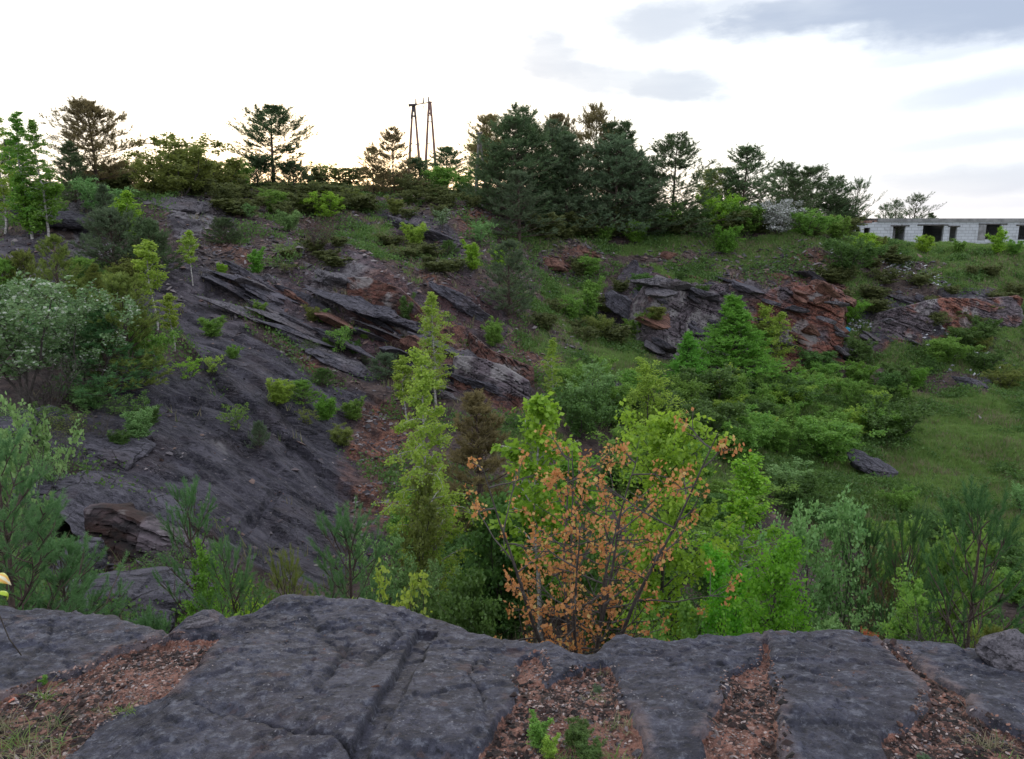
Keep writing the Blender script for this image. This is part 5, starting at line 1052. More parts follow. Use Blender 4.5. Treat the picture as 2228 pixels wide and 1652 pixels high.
face('quarry_face', ((1372, 745), (1430, 785), (1500, 800), (1580, 805), (1660, 808), (1740, 806), (1810, 798), (1862, 770)), ((1368, 650), (1430, 598), (1500, 622), (1580, 618), (1660, 632), (1740, 622), (1810, 618), (1862, 650)), .42, .85, .42, 71, lambda x, z, v, u: .34+.5*sstep(u, .42, .58)*sstep(v, .95, .5)+.3*sstep(np.abs(u-.45), .07, 0), 'steep broken wall of violet and rust-red bedded rock behind the larches', 'rock face', backset=1.6)
face('quarry_face', ((1880, 742), (1950, 748), (2020, 738), (2060, 728), (2130, 715), (2250, 712)), ((1880, 690), (1950, 672), (2020, 655), (2060, 648), (2130, 650), (2250, 640)), .34, .55, .35, 73, lambda x, z, v, u: .42+.5*sstep(np.abs(u-.5), .16, .04), 'low banded rock face with a rusty hollow below the abandoned building', 'rock face', backset=1.2)
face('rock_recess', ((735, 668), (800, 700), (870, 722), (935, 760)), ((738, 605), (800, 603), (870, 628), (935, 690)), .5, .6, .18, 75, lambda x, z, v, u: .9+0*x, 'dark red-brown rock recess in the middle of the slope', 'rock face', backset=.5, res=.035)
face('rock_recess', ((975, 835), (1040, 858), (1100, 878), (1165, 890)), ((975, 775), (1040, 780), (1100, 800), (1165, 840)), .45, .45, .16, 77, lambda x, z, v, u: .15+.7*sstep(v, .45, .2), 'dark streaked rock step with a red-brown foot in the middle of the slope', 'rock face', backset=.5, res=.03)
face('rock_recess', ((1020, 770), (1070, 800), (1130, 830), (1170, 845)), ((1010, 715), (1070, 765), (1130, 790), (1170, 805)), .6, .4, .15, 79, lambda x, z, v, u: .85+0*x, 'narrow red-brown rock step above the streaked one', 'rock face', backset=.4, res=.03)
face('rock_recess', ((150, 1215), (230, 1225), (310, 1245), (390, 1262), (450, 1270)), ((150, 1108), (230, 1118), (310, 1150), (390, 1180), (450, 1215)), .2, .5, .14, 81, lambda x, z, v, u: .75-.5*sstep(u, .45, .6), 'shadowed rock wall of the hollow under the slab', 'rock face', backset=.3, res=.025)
# single blocks standing proud of the wall, bushes in its cracks
WB = ((1385, 745, 650), (1430, 785, 605), (1500, 800, 628), (1580, 805, 624), (1660, 808, 638), (1740, 806, 628), (1810, 798, 624), (1855, 775, 655))
for i in range(62):
    px = cr.uniform(1392, 1850); b_ = np.interp(px, [w[0] for w in WB], [w[1] for w in WB]); t_ = np.interp(px, [w[0] for w in WB], [w[2] for w in WB]); v_ = cr.uniform(.05, 1.02); q = hit(px, b_)
    p = W(px, b_+(t_-b_)*v_, q[1]+1.6*v_-.25); w = cr.uniform(.35, 1.25)*(1.2 if v_ > .85 else 1); rr = cr.random(); m_ = 'rock_r' if rr < (.6 if 1590 < px < 1835 and v_ < .85 else .12) else 'rock_p' if rr > .62 else 'rock'
    if i % 8 == 7: plant(('shrub1', 'fine_shrub0', 'shrub2')[i % 3], ('mid', 'dark', 'olive')[i % 3], 0, 0, 0, 0, 'small bush rooted in a crack of the far rock wall', group='bushes in the far rock wall', xyz=p, hw=(.9, 1.1)); continue
    o = obj('cliff_block', RB[i % 8], M[m_], loc=tuple(p), rot=(cr.uniform(-.3, .3), .42+cr.uniform(-.25, .25), cr.uniform(-.7, .7)), scale=(w*1.3, w*.9, w*cr.uniform(.45, .8)))
    tag(o, 'angular %s block jutting from the far rock wall' % {'rock_r': 'rusty red', 'rock_p': 'pale grey', 'rock': 'violet-grey'}[m_], 'rock', '%s blocks jutting from the far rock wall' % {'rock_r': 'rusty red', 'rock_p': 'pale grey', 'rock': 'violet-grey'}[m_])
# ------------------------------------------------------------------ small loose pieces
def chips(n, r, size, flatten=.55):
    """n irregular pebbles: 5-sided double pyramids, each one its own island"""
    a = np.arange(5)*2*math.pi/5; k = 7
    base = np.r_[np.stack([np.cos(a), np.sin(a), a*0], 1), [[0, 0, .75]], [[0, 0, -.7]]]
    s = np.asarray(size)[:, None, None]*np.stack([r.uniform(.7, 1.4, n), r.uniform(.5, 1., n), r.uniform(.3, .8, n)*flatten*1.6], 1)[:, None, :]
    P = (base[None]+r.normal(0, .16, (n, k, 3)))*s
    th, ph = r.uniform(0, 6.28, n), r.normal(0, .35, n); c, s_ = np.cos(th)[:, None], np.sin(th)[:, None]
    P = np.stack([P[..., 0]*c-P[..., 1]*s_, P[..., 0]*s_+P[..., 1]*c, P[..., 2]+P[..., 0]*ph[:, None]], -1)
    f = np.array([[i, (i+1) % 5, 5] for i in range(5)]+[[(i+1) % 5, i, 6] for i in range(5)])
    return P, (f[None]+np.arange(n)[:, None, None]*k).reshape(-1, 3)
M['gravel'] = island_mat('gravel_chips', [(.07, .042, .036), (.17, .085, .062), (.27, .135, .098), (.11, .068, .06), (.20, .16, .15), (.05, .030, .028), (.36, .23, .19), (.13, .11, .12), (.44, .35, .32), (.20, .095, .07)])
M['white_rubble'] = island_mat('white_rubble', [(.55, .55, .56), (.35, .35, .38), (.20, .20, .22), (.7, .7, .7), (.10, .09, .09), (.45, .44, .47)])
M['scree'] = island_mat('scree_chips', [(.08, .062, .068), (.13, .10, .105), (.20, .13, .11), (.045, .038, .044), (.26, .22, .22), (.09, .08, .092), (.15, .13, .14), (.11, .06, .055)])
r = rng(91); pts = []
for P in ZONES:
    P = np.array(P); lo, hi = P.min(0), np.minimum(P.max(0), 4); n = int((hi-lo).prod()*9500); q = r.uniform(lo, hi, (n, 2)); pts.append(q[polydist(q[:, 0], q[:, 1], P)+.03*fbm(q[:, 0]*5, q[:, 1]*5, octv=3, seed=80) < .012])
q = np.concatenate(pts); q = q[(q[:, 1] > 1.9) & (np.abs(q[:, 0]) < 4)]; q = q[r.random(len(q)) < .35+.65*sstep(fbm(q[:, 0]*4, q[:, 1]*4, octv=3, seed=81), -.5, .4)]
sz = .0032+.0065*r.random(len(q))**3+.006*(r.random(len(q)) > .985)
P, F_ = chips(len(q), r, sz); P[..., 0] += q[:, 0:1]; P[..., 1] += q[:, 1:2]; P[..., 2] += (ledge_z(q[:, 0], q[:, 1])+sz*.25)[:, None]
tag(obj('gravel', mesh_np('gravel', P.reshape(-1, 3), F_), M['gravel']), kind='stuff')
# dark crusts of moss on the gravel
q = np.concatenate(pts); q = q[(q[:, 1] > 1.9) & (np.abs(q[:, 0]) < 4)]; mk = fbm(q[:, 0]*2.2, q[:, 1]*2.2, octv=3, seed=72); q = q[(mk > .0) & (r.random(len(q)) < .10)]
sz = .006+.012*r.random(len(q))**2; P, F_ = chips(len(q), r, sz, .9); P += r.normal(0, .0015, P.shape); P[..., 0] += q[:, 0:1]; P[..., 1] += q[:, 1:2]; P[..., 2] += (ledge_z(q[:, 0], q[:, 1])+sz*.2)[:, None]
M['moss'] = island_mat('dark_moss', [(.030, .014, .012), (.018, .009, .008), (.050, .022, .018), (.012, .008, .007)])
tag(obj('moss', mesh_np('moss', P.reshape(-1, 3), F_), M['moss']), kind='stuff')
# sparse grit on the bare stone
n = 1500; q = np.stack([r.uniform(-2.9, 2.9, n), r.uniform(2.1, 3.6, n)], 1); yy = np.interp(q[:, 0], LE[so, 0], LE[so, 1]); q = q[(q[:, 1] < yy-.05) & (fbm(q[:, 0]*2, q[:, 1]*2, octv=3, seed=83) > .1)]
sz = .0022+.004*r.random(len(q))**4; P, F_ = chips(len(q), r, sz); P[..., 0] += q[:, 0:1]; P[..., 1] += q[:, 1:2]; P[..., 2] += (ledge_z(q[:, 0], q[:, 1])+sz*.3)[:, None]
tag(obj('grit', mesh_np('grit', P.reshape(-1, 3), F_), M['gravel']), kind='stuff')
def heap(name, cx, cy, sx, sy, n, size, mat, label=None, cat=None, kind=None, pile=0.0, seed=1):
    r = rng(seed); c = hit(cx, cy); q = np.stack([c[0]+r.normal(0, sx, n), c[1]+r.normal(0, sy, n)], 1)
    q = q[fbm(q[:, 0]*1.3, q[:, 1]*1.3, octv=3, seed=seed) > -.15]
    s = size*(.4+1.2*r.random(len(q))**2); P, F_ = chips(len(q), r, s, .8); g = H0(q[:, 0], q[:, 1])+pile*np.exp(-((q[:, 0]-c[0])/sx)**2-((q[:, 1]-c[1])/sy)**2)*r.random(len(q))
    P += np.stack([q[:, 0]-c[0], q[:, 1]-c[1], g-c[2]+s*.3], 1)[:, None, :]
    return tag(obj(name, mesh_np(name, P.reshape(-1, 3), F_), M[mat], loc=tuple(c)), label, cat, kind=kind)
heap('rubbish_heap', 1953, 578, .75, .9, 260, .11, 'white_rubble', 'heap of white rubbish tipped down the bank below the building', 'rubbish heap', pile=.3, seed=92)
heap('rubbish_heap', 2032, 603, .55, .6, 110, .09, 'white_rubble', 'scatter of white rubbish right of the tipped heap on the bank', 'rubbish heap', seed=93)
heap('rubbish_heap', 1858, 708, .6, .6, 170, .10, 'white_rubble', 'white litter heap with a blue bag at the foot of the cliff', 'rubbish heap', pile=.3, seed=94)
heap('rubble_heap', 2085, 765, 1.1, 1.1, 520, .12, 'white_rubble', 'mound of pale rubble at the far side of the meadow', 'rubble heap', pile=.9, seed=95)
heap('rubbish_heap', 1795, 538, .5, .3, 60, .10, 'white_rubble', 'few white scraps on the rim left of the building', 'rubbish heap', seed=96)
heap('rubbish_heap', 2055, 790, .9, .9, 60, .09, 'white_rubble', 'loose white scraps below the pale rubble mound', 'rubbish heap', seed=97)
M['blue'] = plain_mat('blue_plastic', (.03, .28, .50), .4, (.10, .45, .62), 12)
M['blue2'] = plain_mat('pale_blue_plastic', (.25, .55, .72), .4, (.5, .72, .8), 12)
M['redp'] = plain_mat('red_plastic', (.45, .12, .08), .5, (.6, .22, .12), 12)
for px, py, s, m_, lab in ((1836, 722, .42, 'blue', 'blue plastic bag at the left of the litter heap under the cliff'), (1946, 566, .30, 'blue2', 'light blue plastic bag on the tipped rubbish below the building'), (1748, 762, .22, 'blue2', 'pale scrap of plastic in the shrubs below the cliff')):
    stone(px, py, (s*1.3, s, s*.8), m_, lab, int(px), dz=.05, name='plastic_bag', cat='plastic bag', flat=0, sub=3)
# chips of stone strewn over the quarry (nobody could count them)
r = rng(98); n = 150000; u = r.uniform(4.9, 60, n)*1.0; q = np.stack([r.uniform(-1, 1, n)*(u*.68+1), u], 1)
keep = (r.random(n) < np.clip(HS(q[:, 0], q[:, 1])*1.0+(.05+.28*sstep(q[:, 1], 26, 33)*(q[:, 0] < 6))*(1-HG(q[:, 0], q[:, 1])), 0, 1)); q = q[keep][:80000]
s = (.014+.055*r.random(len(q))**5)*(.5+q[:, 1]/16); P, F_ = chips(len(q), r, s, .6); P[..., 0] += q[:, 0:1]; P[..., 1] += q[:, 1:2]; P[..., 2] += (H0(q[:, 0], q[:, 1])+s*.15)[:, None]
tag(obj('scree', mesh_np('scree', P.reshape(-1, 3), F_), M['scree']), kind='stuff')
# ------------------------------------------------------------------ grass and weeds
M['grass'] = leaf_mat('grass_blades', (.085, .165, .034), (.23, .34, .085), .4, tip=((.23, .19, .10), .90))
M['straw'] = leaf_mat('dry_grass', (.17, .15, .08), (.33, .29, .17), .3, tip=((.07, .13, .03), .7))
M['weeds'] = leaf_mat('weed_leaves', (.040, .100, .022), (.14, .25, .055), .35)
def blades(q, z, r, h, w, per=3):
    n = len(q); i = np.repeat(np.arange(n), per); N = n*per; a = r.uniform(0, 6.28, N); hh = np.broadcast_to(h, (n,))[i]*r.uniform(.5, 1.2, N); ww = np.broadcast_to(w, (n,))[i]
    b = np.stack([q[i, 0]+r.normal(0, .05, N), q[i, 1]+r.normal(0, .05, N), z[i]-.02], 1); d = np.stack([np.cos(a), np.sin(a), a*0], 1)*ww[:, None]
    t = b+np.stack([r.normal(0, .35, N)*hh, r.normal(0, .35, N)*hh, hh], 1)
    return np.stack([b-d, b+d, t], 1).reshape(-1, 3), np.arange(N*3).reshape(N, 3)
r = rng(99); n = 520000; u = 6+58*r.random(n)**.8; q = np.stack([r.uniform(-.85, 1.15, n)*(u*.78+1), u], 1); g = HG(q[:, 0], q[:, 1]); q = q[r.random(n) < np.clip(g*1.6-.25, 0, 1)][:160000]
gn = .5+.5*np.clip(fbm(q[:, 0]/1.6, q[:, 1]/1.6, octv=3, seed=85)+.3, 0, 1.4)
V, F_ = blades(q, H0(q[:, 0], q[:, 1]), r, .26*gn, .007+.00042*q[:, 1], 4)
tag(obj('grass', mesh_np('grass', V, F_), M['grass']), kind='stuff')
n = 90000; u = 8+52*r.random(n); q = np.stack([r.uniform(-1, 1, n)*(u*.69+1), u], 1); g = HG(q[:, 0], q[:, 1]); dn = fbm(q[:, 0]/2.2, q[:, 1]/2.2, octv=3, seed=86)
q = q[(r.random(n) < np.clip(.10+.7*g, 0, 1)*(1-.95*HSL(q[:, 0], q[:, 1]))) & (dn > .02)][:42000]; V, F_ = blades(q, H0(q[:, 0], q[:, 1]), r, .30, .006+.0004*q[:, 1], 4)
tag(obj('dry_grass', mesh_np('dry_grass', V, F_), M['straw']), kind='stuff')
n = 260000; u = 5+56*r.random(n)**.9; q = np.stack([r.uniform(-1, 1, n)*(u*.69+1), u], 1); g = HG(q[:, 0], q[:, 1]); rk = HR(q[:, 0], q[:, 1]); wn = fbm(q[:, 0]/1.7, q[:, 1]/1.7, octv=4, seed=87)
pr = (1-.93*HSL(q[:, 0], q[:, 1]))*np.clip((wn-.05)*2.4, 0, 1)*np.clip(1.1-rk*1.08, .015, 1)*np.clip(.35+g, 0, 1); q = q[r.random(n) < pr][:60000]
per = 6; i = np.repeat(np.arange(len(q)), per); N = len(i); c = np.stack([q[i, 0]+r.normal(0, .12, N), q[i, 1]+r.normal(0, .12, N), H0(q[i, 0], q[i, 1])+.30*r.random(N)**1.3], 1)
d = nrmz(r.normal(0, 1, (N, 3))+np.array([0, 0, .5])); V, F_ = leaf_quads(c, d, (.05+.0016*q[i, 1])*r.uniform(.6, 1.3, N), r)
tag(obj('weeds', mesh_np('weeds', V, F_), M['weeds']), kind='stuff')
# tufts on the ledge
def tuft(name, px, py, n, h, sp, mat, label, seed, cat='grass tuft', wd=.0016):
    r = rng(seed); c = lhit(px, py); V, F_ = [], []
    for k in range(n):
        a = r.uniform(0, 6.28); L = h*r.uniform(.4, 1.15); lean = r.uniform(.2, 1.1); b = np.array([r.normal(0, sp), r.normal(0, sp*.7), 0])
        d = np.array([math.cos(a)*lean, math.sin(a)*lean, 1.]); P = curve(b, d, L, 6, r, .12, (math.cos(a)*.5, math.sin(a)*.5, -.9)); s = np.array([-math.sin(a), math.cos(a), 0])*wd
        w = (1-np.linspace(0, 1, 6)**2)[:, None]*s; V.append(np.stack([P-w, P+w], 1).reshape(-1, 3)); j = np.arange(5)*2+k*12; F_.append(np.stack([j, j+1, j+3, j+2], 1))
    return tag(obj(name, mesh_np(name, np.concatenate(V), np.concatenate(F_)), M[mat], loc=(c[0], c[1], float(ledge_z(np.array([c[0]]), np.array([c[1]]))[0])-.004)), label, cat)
for k, a in enumerate(((30, 1600, 70, .13, .04, 'grass', 'straggly green grass tuft at the lower left corner'), (70, 1640, 80, .12, .05, 'straw', 'dry grass tuft at the lower left corner below the green one'), (120, 1555, 40, .10, .02, 'straw', 'thin dry tuft in the middle of the left soil patch'), (95, 1500, 26, .11, .015, 'grass', 'small green tuft at the edge of the left rock'), (215, 1520, 60, .05, .035, 'straw', 'low faded grass on the left soil patch'), (270, 1540, 40, .05, .02, 'grass', 'tiny green tuft right of the faded grass'), (5, 1560, 60, .12, .03, 'straw', 'dry stalks at the left frame edge'),
    (1290, 1500, 50, .05, .03, 'straw', 'low grey-green tuft in the upper middle gravel'), (1345, 1560, 60, .06, .035, 'straw', 'thin dry tuft right of the green herb'), (1340, 1640, 50, .07, .03, 'grass', 'green tuft at the bottom edge right of the herb'), (2150, 1600, 110, .07, .04, 'straw', 'faded grass patch at the lower right'), (2215, 1640, 40, .06, .03, 'grass', 'small green tuft in the lower right corner'), (2020, 1648, 60, .05, .02, 'grass', 'blue-green tuft at the bottom right of the gravel'), (135, 1590, 14, .09, .01, 'grass', 'few upright green blades on the left soil patch'), (1240, 1640, 60, .08, .03, 'grass', 'grass tuft at the foot of the dark green herb'), (1310, 1450, 14, .07, .01, 'straw', 'few stalks at the notch below the orange tree'))):
    tuft('grass_tuft', *a, seed=500+k)
for px, py, hh, ww, key, mt, lab in ((1255, 1600, .12, .20, 'fine_shrub0', 'dark', 'dense dark green herb in the middle gravel'), (1280, 1645, .10, .16, 'fine_shrub1', 'dark', 'lighter green herb at the bottom edge in the middle gravel'), (1170, 1600, .13, .08, 'upright_shrub', 'mid', 'slim green herb at the left of the middle gravel'), (1195, 1625, .10, .10, 'upright_shrub', 'birch', 'small pale green herb left of the dense herb'), (95, 1472, .05, .04, 'upright_shrub', 'mid', 'tiny green herb on the left soil patch'), (2010, 1640, .05, .09, 'fine_shrub0', 'pine_g', 'grey-green cushion herb in the right gravel'), (1300, 1482, .04, .09, 'fine_shrub1', 'pine_g', 'grey-green cushion herb in the upper middle gravel')):
    c = lhit(px, py); o = plant(key, mt, 0, 0, 0, 0, lab, name='herb', cat='herb', xyz=c, hw=(hh, ww)); o.location[2] = float(ledge_z(np.array([c[0]]), np.array([c[1]]))[0])-.004
# stones and litter on the ledge
def lstone(px, py, dims, mat, label, seed, tilt=(0, 0, 0), dz=0, name='stone', cat='stone', flat=1, sub=3, soft=34):
    p = lhit(px, py); z_ = float(ledge_z(np.array([p[0]]), np.array([p[1]]))[0]); return tag(obj(name, rock_mesh(name, seed, dims, flat=flat, sub=sub, soft=soft), M[mat], loc=(p[0], p[1], z_+dims[2]*.25+dz), rot=tilt), label, cat)
lstone(2196, 1434, (.30, .24, .20), 'rock_n', 'pinkish-grey boulder sitting on the ledge at the right edge', 41, (.1, .1, .3), -.03, 'boulder', 'rock', flat=0, sub=5, soft=9)
lstone(430, 1362, (.14, .10, .06), 'rock_n', 'rounded grey stone in the notch left of the main rock', 42, (.0, .1, .4), -.01, 'boulder', 'rock', sub=5)
for k, (px, py, s, m_, lab) in enumerate(((655, 1516, .018, 'rock_p', 'small pale stone on the main rock face'), (618, 1342, .020, 'rock_n', 'small stone near the crest of the main rock'), (600, 1352, .016, 'rock_n', 'smaller stone left of the one near the crest'), (537, 1374, .014, 'rock_n', 'little stone on the gravel strip left of the main rock'), (1960, 1480, .016, 'rock_n', 'pebble on the fourth rock'), (1960, 1728-100, .02, 'rock_p', 'pale pebble at the gravel border, right'),
    (1420, 1620, .022, 'rock_n', 'grey stone on the gravel beside the second rock'), (1388, 1612, .03, 'rock_n', 'larger grey stone at the corner of the middle gravel'), (2115, 1565, .02, 'rock_p', 'pale stone in the right gravel'), (820, 1500, .016, 'rock_r', 'brown pebble beside the groove'), (100, 1640, .03, 'rock_r', 'pinkish stone in the dry grass at the lower left'), (210, 1548, .028, 'rock_r', 'reddish stone on the left soil patch'), (155, 1650, .03, 'rock_n', 'grey stone at the bottom left rock border'), (1960, 1568, .017, 'rock_r', 'reddish pebble on the fourth rock'), (1345, 1590, .018, 'rock_p', 'white pebble right of the herb'), (1260, 1500, .02, 'rock_p', 'whitish stone in the middle gravel'))):
    lstone(px, min(py, 1651), (s*1.4, s, s*.7), m_, lab, 600+k, (0, .1, k))
lstone(23, 1506, (.022, .012, .016), 'redp', 'small red-orange litter scrap on the left soil patch', 43, (0, .4, .3), name='litter_scrap', cat='litter', flat=0)
# sticks
def stick(name, pts, rad, mat, label, cat='stick', ledge_=True, seed=0, lift=.0):
    P = np.array([(lhit if ledge_ else hit)(*p) for p in pts]); r = rng(seed)
    if ledge_: P[:, 2] = ledge_z(P[:, 0], P[:, 1])+rad*1.2
    else: P[:, 2] += rad+lift
    t = np.linspace(0, len(P)-1, len(P)*4); P2 = np.stack([np.interp(t, range(len(P)), P[:, k]) for k in range(3)], 1)+r.normal(0, rad*.5, (len(t), 3)); o = P2[0].copy()
    v, f = tubes([(P2-o, np.linspace(rad, rad*.5, len(t)))], 6); return tag(obj(name, mesh_np(name, v, f, True), M[mat], loc=tuple(o)), label, cat)
stick('fallen_branch', ((665, 872), (700, 885), (760, 905)), .03, 'twig_g', 'pale fallen branch lying on the slab left of the vivid bush', 'branch', False, 1, .05)
stick('fallen_branch', ((770, 905), (810, 912), (852, 918)), .025, 'twig_g', 'pale fallen branch lying on the slab right of the vivid bush', 'branch', False, 2, .05)
stick('fallen_branch', ((2060, 1525), (2110, 1545), (2160, 1570), (2228, 1612)), .004, 'bark', 'thin dark branch lying across the right gravel', 'branch', True, 3)
stick('fallen_branch', ((2085, 1500), (2125, 1545), (2150, 1570)), .0025, 'bark', 'finer dark twig crossing the branch at the right', 'branch', True, 4)
stick('fallen_branch', ((1540, 1555), (1575, 1560)), .004, 'bark', 'short black twig at the border of the third gravel strip', 'branch', True, 5)
stick('fallen_branch', ((60, 1545), (110, 1530), (150, 1508)), .003, 'bark', 'dark twig on the left soil patch', 'branch', True, 6)
# leaf at the left frame edge, close by
def curled_leaf():
    r = rng(5); n = 15; u = np.linspace(0, 1, n); v = np.linspace(-1, 1, 9); U, Vv = np.meshgrid(u, v, indexing='ij'); wdt = np.sin(np.pi*np.clip(U, .02, .98)**.8)
    x = -.035+.085*U; z_ = .035*np.sin(U*2.4)-.035*U**3; P = np.stack([x, Vv*.026*wdt, z_-.012*Vv**2*wdt], -1).reshape(-1, 3)
    k = 9; i = np.arange((n-1)*k).reshape(n-1, k)[:, :-1].ravel(); F_ = np.stack([i, i+1, i+k+1, i+k], 1)
    m, T, b = material('yellow_leaf'); co = T.new('ShaderNodeTexCoord').outputs['Object']; s = T.new('ShaderNodeSeparateXYZ', i_0=co)
    w = T.math('ADD', T.math('ABSOLUTE', s.outputs[1]), T.math('MULTIPLY_ADD', T.noise(co, 60, 3), .012, -.006))
    c = T.mix(T.ramp(w, .002, .008), (.75, .68, .45), (.72, .40, .08)); c = T.mix(T.ramp(w, .012, .018), c, (.55, .55, .12)); T.put(b.inputs['Base Color'], c); b.inputs['Roughness'].default_value = .5
    p = W(-2, 1262, 3.0); o = empty('yellow_leaf_sprig', tuple(p), 'yellow and cream curled leaf on a sprig at the left frame edge', 'leaf sprig')
    lf = obj('leaf', mesh_np('leaf', P, F_, True), m, o, rot=(.5, .35, 0)); md = lf.modifiers.new('thick', 'SOLIDIFY'); md.thickness = .0012
    l2 = obj('leaf', mesh_np('leaf', P*.7, F_, True), plain_mat('lime_leaf', (.45, .55, .04), .5, (.35, .5, .03)), o, loc=(-.005, .01, -.075), rot=(.4, .9, 1)); md = l2.modifiers.new('thick', 'SOLIDIFY'); md.thickness = .001
    vv, ff = tubes([(np.array([(-.03, 0, .01), (-.035, 0, -.1), (-.03, .05, -.3), (-.02, .25, -.7)]), np.array([.002, .0025, .003, .004]))]); obj('stem', mesh_np('stem', vv, ff, True), M['bark'], o)
curled_leaf()
# ------------------------------------------------------------------ abandoned building on the rim
def boxes(name, L, mat, parent=None, bevel=0.0):
    """L: (x0,x1,y0,y1,z0,z1[,z1b]) ; z1b = height of the top at x0 when it slopes"""
    V, F_ = [], []
    for k, b in enumerate(L):
        x0, x1, y0, y1, z0, z1 = b[:6]; zb = b[6] if len(b) > 6 else z1
        V += [(x0, y0, z0), (x1, y0, z0), (x1, y1, z0), (x0, y1, z0), (x0, y0, zb), (x1, y0, z1), (x1, y1, z1), (x0, y1, zb)]
        F_ += [[i+k*8 for i in f] for f in ((0, 1, 5, 4), (1, 2, 6, 5), (2, 3, 7, 6), (3, 0, 4, 7), (4, 5, 6, 7), (3, 2, 1, 0))]
    return obj(name, mesh_np(name, np.array(V), np.array(F_)), mat, parent)
def building():
    YB = 72.0; X = lambda px: float(W(px, 500, YB)[0]); Zp = lambda py: float(W(1114, py, YB)[2]); D = 7.0
    m, T, b = material('concrete_blocks'); co = T.new('ShaderNodeTexCoord').outputs['Object']; s = T.new('ShaderNodeSeparateXYZ', i_0=co); cb = T.new('ShaderNodeCombineXYZ', i_0=s.outputs[0], i_1=s.outputs[2])
    br = T.new('ShaderNodeTexBrick', i_Scale=1.0); T.put(br.inputs['Vector'], cb.outputs[0]); br.inputs['Color1'].default_value = (.44, .45, .48, 1); br.inputs['Color2'].default_value = (.50, .51, .54, 1); br.inputs['Mortar'].default_value = (.24, .24, .26, 1)
    br.inputs['Mortar Size'].default_value = .016; br.inputs['Brick Width'].default_value = .62; br.inputs['Row Height'].default_value = .27
    c = T.mix(T.ramp(T.noise(co, .9, 5, .65), .5, .66, 0, .55), br.outputs[0], (.22, .215, .215)); T.put(b.inputs['Base Color'], c); b.inputs['Roughness'].default_value = .9
    conc = plain_mat('stained_concrete', (.16, .155, .155), .9, (.27, .26, .26), 1.6); dark = plain_mat('old_lintel', (.05, .045, .042), .9, (.10, .09, .085), 3); tile = plain_mat('broken_tile', (.20, .11, .09), .9, (.28, .17, .14), 4); tar = plain_mat('roof_felt', (.05, .05, .052), .9)
    x0, xe = X(1850), X(2228)+16; base_, top = -3.6, Zp(483)
    root = empty('abandoned_building', (x0, YB, -3.0), 'long roofless-looking abandoned building of whitish blocks with empty openings on the quarry rim', 'building')
    R = lambda l: [(a[0]-x0, a[1]-x0, a[2]-YB, a[3]-YB, a[4]+3)+tuple(v+3 for v in a[5:]) for a in l]
    ops = [(1862, 1872, 497, 516), (1880, 1893, 496, 518), (1943, 1970, 492, 540), (2008, 2054, 491, 540), (2067, 2083, 493, 526), (2145, 2178, 489, 521), (2217, 2242, 492, 522), (2290, 2330, 490, 521), (2390, 2430, 490, 540), (2500, 2540, 490, 521)]
    L = []; cur = x0; th = .28; sl = lambda x: top if x >= X(1906) else Zp(492)+(top-Zp(492))*(x-x0)/(X(1906)-x0)
    cuts = sorted([x0, X(1906)]+[v for o_ in ops for v in (X(o_[0]), X(o_[1]))]+[xe])
    for a, c_ in zip(cuts[:-1], cuts[1:]):
        mid = (a+c_)/2; op = [o_ for o_ in ops if X(o_[0]) < mid < X(o_[1])]
        if op:
            L.append((a, c_, YB, YB+th, Zp(op[0][2]), sl(c_), sl(a)))
            if op[0][3] < 530: L.append((a, c_, YB, YB+th, base_, Zp(op[0][3])))
        else: L.append((a, c_, YB, YB+th, base_, sl(c_), sl(a)))
    boxes('front_wall', R(L), m, root)
    boxes('back_wall', R([(x0, xe, YB+D, YB+D+th, base_, top-.2)]), m, root); boxes('side_wall', R([(x0, x0+th, YB+th, YB+D, base_, Zp(494))]), m, root); boxes('side_wall', R([(xe-th, xe, YB+th, YB+D, base_, top-.1)]), m, root)
    for px in (1925, 1980, 2100): boxes('inner_wall', R([(X(px), X(px)+.2, YB+th, YB+D-.004, base_+.002, top-.11)]), m, root)
    boxes('roof', R([(X(1907), xe+.15, YB-.12, YB+D+.4, top+.004, Zp(475.5))]), conc, root)
    boxes('collapsed_roof', R([(x0-.1, X(1906), YB+.05, YB+D, Zp(491), Zp(480), Zp(489))]), tar, root)
    boxes('floor', R([(x0, xe, YB, YB+D, base_-.1, -2.75)]), tar, root)
    r = rng(7); boxes('broken_tiles', R([(X(1870)+i*.26, X(1870)+i*.26+.3, YB-.05+r.uniform(0, .2), YB+1, Zp(487-i*.6), Zp(484-i*.75-r.uniform(0, 2))) for i in range(7)]), tile, root)
    for a, c_, z1 in ((1937, 1978, 490), (1995, 2062, 488.5), (2062, 2088, 491), (2128, 2190, 486.5), (2210, 2250, 489)):
        boxes('lintel', R([(X(a), X(c_), YB-.05, YB-.002, Zp(z1+2.6), Zp(z1))]), dark, root)
    boxes('bricked_panel', R([(X(2129), X(2145), YB-.03, YB-.003, Zp(523), Zp(490))]), conc, root)
    boxes('door_leaf', R([(X(1952), X(1959), YB+.9, YB+.96, -2.7, Zp(497))]), conc, root)
building()
# trees and bushes behind and before it
for a in (('pine_spiky', 'pine', 1915, 74, 430, 60, 'low spiky pine behind the left end of the building'), ('pine_spiky', 'pine', 1958, 82, 418, 95, 'spiky pine with fan-like branches behind the building roof'), ('pine_spiky', 'pine', 1895, 81, 440, 60, 'small spiky pine at the building corner'),
          ('pine_far0', 'pine', 1990, 90, 462, 60, 'pine top just showing above the building roof')):
    plant(a[0], a[1], a[2], 0, a[4], a[5], a[6], Y=a[3])
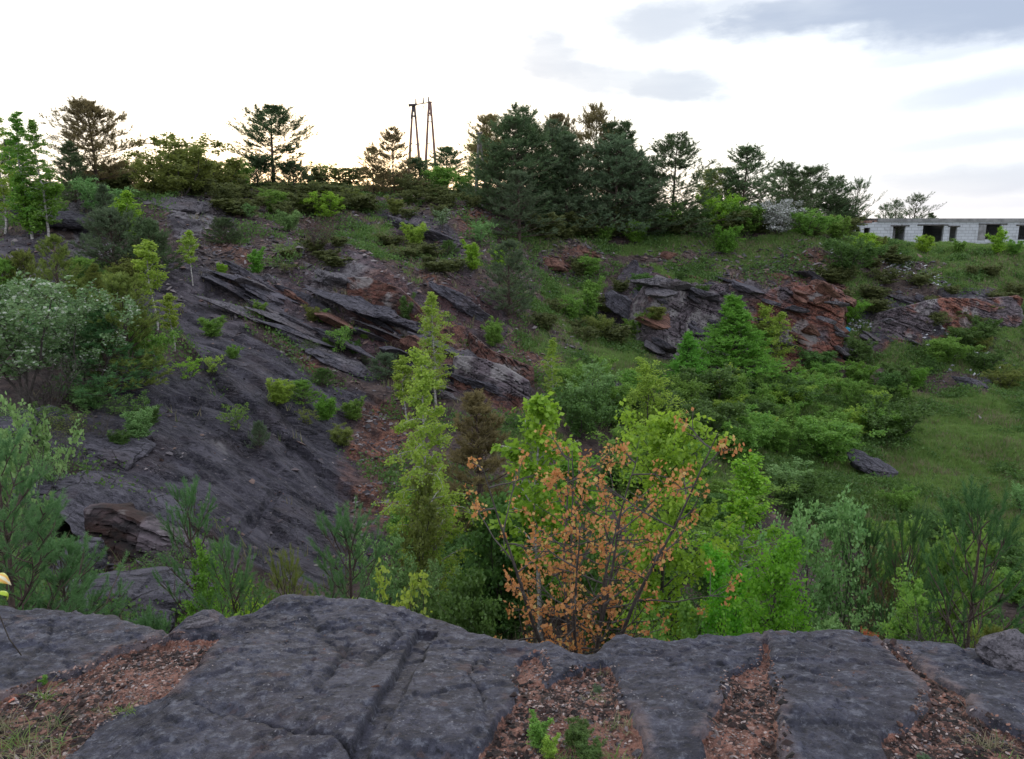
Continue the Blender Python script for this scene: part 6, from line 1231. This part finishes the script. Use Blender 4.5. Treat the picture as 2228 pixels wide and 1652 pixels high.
# ------------------------------------------------------------------ power pylon and leaning poles
M['pole'] = plain_mat('weathered_pole', (.16, .085, .075), .8, (.25, .15, .135), 3, stretch=(1, 1, .2)); M['pole_d'] = plain_mat('dark_steel', (.06, .045, .05), .6, (.10, .075, .08), 4); M['pole_g'] = plain_mat('grey_pole', (.15, .13, .125), .8, (.24, .21, .2), 4)
def rel(px, py, Y, o): return W(px, py, Y)-o
def rod(name, a, b, r0, r1, mat, parent, k=8): 
    v, f = tubes([(np.array([a, (a+b)/2, b]), np.array([r0, (r0+r1)/2, r1]))], k); return obj(name, mesh_np(name, v, f, True), mat, parent)
def pylon():
    Y = 110.0; X0 = float(W(920, 400, Y)[0]); o = np.array([X0, Y, float(H0(X0, Y))]); root = empty('power_pylon', tuple(o), 'double A-frame power pylon with three upright insulators on the hill crest', 'pylon')
    def leg(pt, pb, zoff=0):
        a = rel(*pt, Y+zoff, o); b = rel(*pb, Y+zoff, o); d = (a-b)/np.linalg.norm(a-b); b = b-d*((b[2]+.3)/max(d[2], .1)) if b[2] > 0 else b
        rod('leg', b, a, .24, .12, M['pole'], root)
    leg((898, 228), (889.5, 372)); leg((902, 228), (914, 372), .6); leg((933, 222), (925.5, 372), 1.5); leg((937, 222), (948.5, 372), 2.1)
    for cx, cy, wd, mt in ((900, 236, 3.0, 'pole_d'), (935, 230, 2.6, 'pole')):
        a, b = rel(cx, cy-9, Y, o), rel(cx, cy+16, Y, o); boxes('head_plate', [(a[0]-.14, a[0]+.14, a[1]-.2, a[1]+.1, b[2]+.5, a[2])], M[mt], root)
        for s in (-1, 1): rod('head_brace', rel(cx+s*(4.5 if mt == 'pole_d' else 3.5), cy+22, Y-.1, o), rel(cx+s*1.2, cy-8, Y-.1, o), .16, .14, M[mt], root)
        rod('tie', rel(cx-4.2, cy+17, Y-.1, o), rel(cx+4.2, cy+17, Y-.1, o), .12, .12, M[mt], root)
    rod('crossarm', rel(889, 229.5, Y-.35, o), rel(907, 227.5, Y-.35, o), .20, .14, M['pole_d'], root); rod('crossarm', rel(906, 227.5, Y-.35, o), rel(941, 222, Y+.6, o), .07, .07, M['pole'], root)
    for px, py in ((905, 227.5), (921, 225), (932.5, 223.5)):
        rod('insulator', rel(px, py, Y-.3, o), rel(px-.3, py-13, Y-.3, o), .12, .07, M['pole_g'], root)
    rod('insulator', rel(921, 230, Y-.3, o), rel(921, 240, Y-.3, o), .06, .03, M['pole_g'], root)
    for (a, b, c, d) in ((932, 265, 940, 265), (929, 312, 937, 313), (906, 314, 914, 313), (931, 251, 938, 251), (902, 315, 915, 316)):
        rod('tie', rel(a, b, Y+.5, o), rel(c, d, Y+.5, o), .05, .05, M['pole_g'], root)
pylon()
def poles():
    Y = 62.0; X0 = float(W(1040, 400, Y)[0]); o = np.array([X0, Y, float(H0(X0, Y))]); root = empty('wooden_pole', tuple(o), 'leaning strutted wooden pole beside the yellow-green tree', 'pole')
    rod('pole', rel(1035, 430, Y, o), rel(1042.5, 288, Y, o), .14, .09, M['pole_g'], root); rod('strut', rel(1058, 430, Y+.4, o), rel(1044, 292, Y+.1, o), .11, .08, M['pole_g'], root); rod('crossarm', rel(1036, 291, Y-.1, o), rel(1049, 289, Y-.1, o), .06, .06, M['pole_g'], root)
poles()
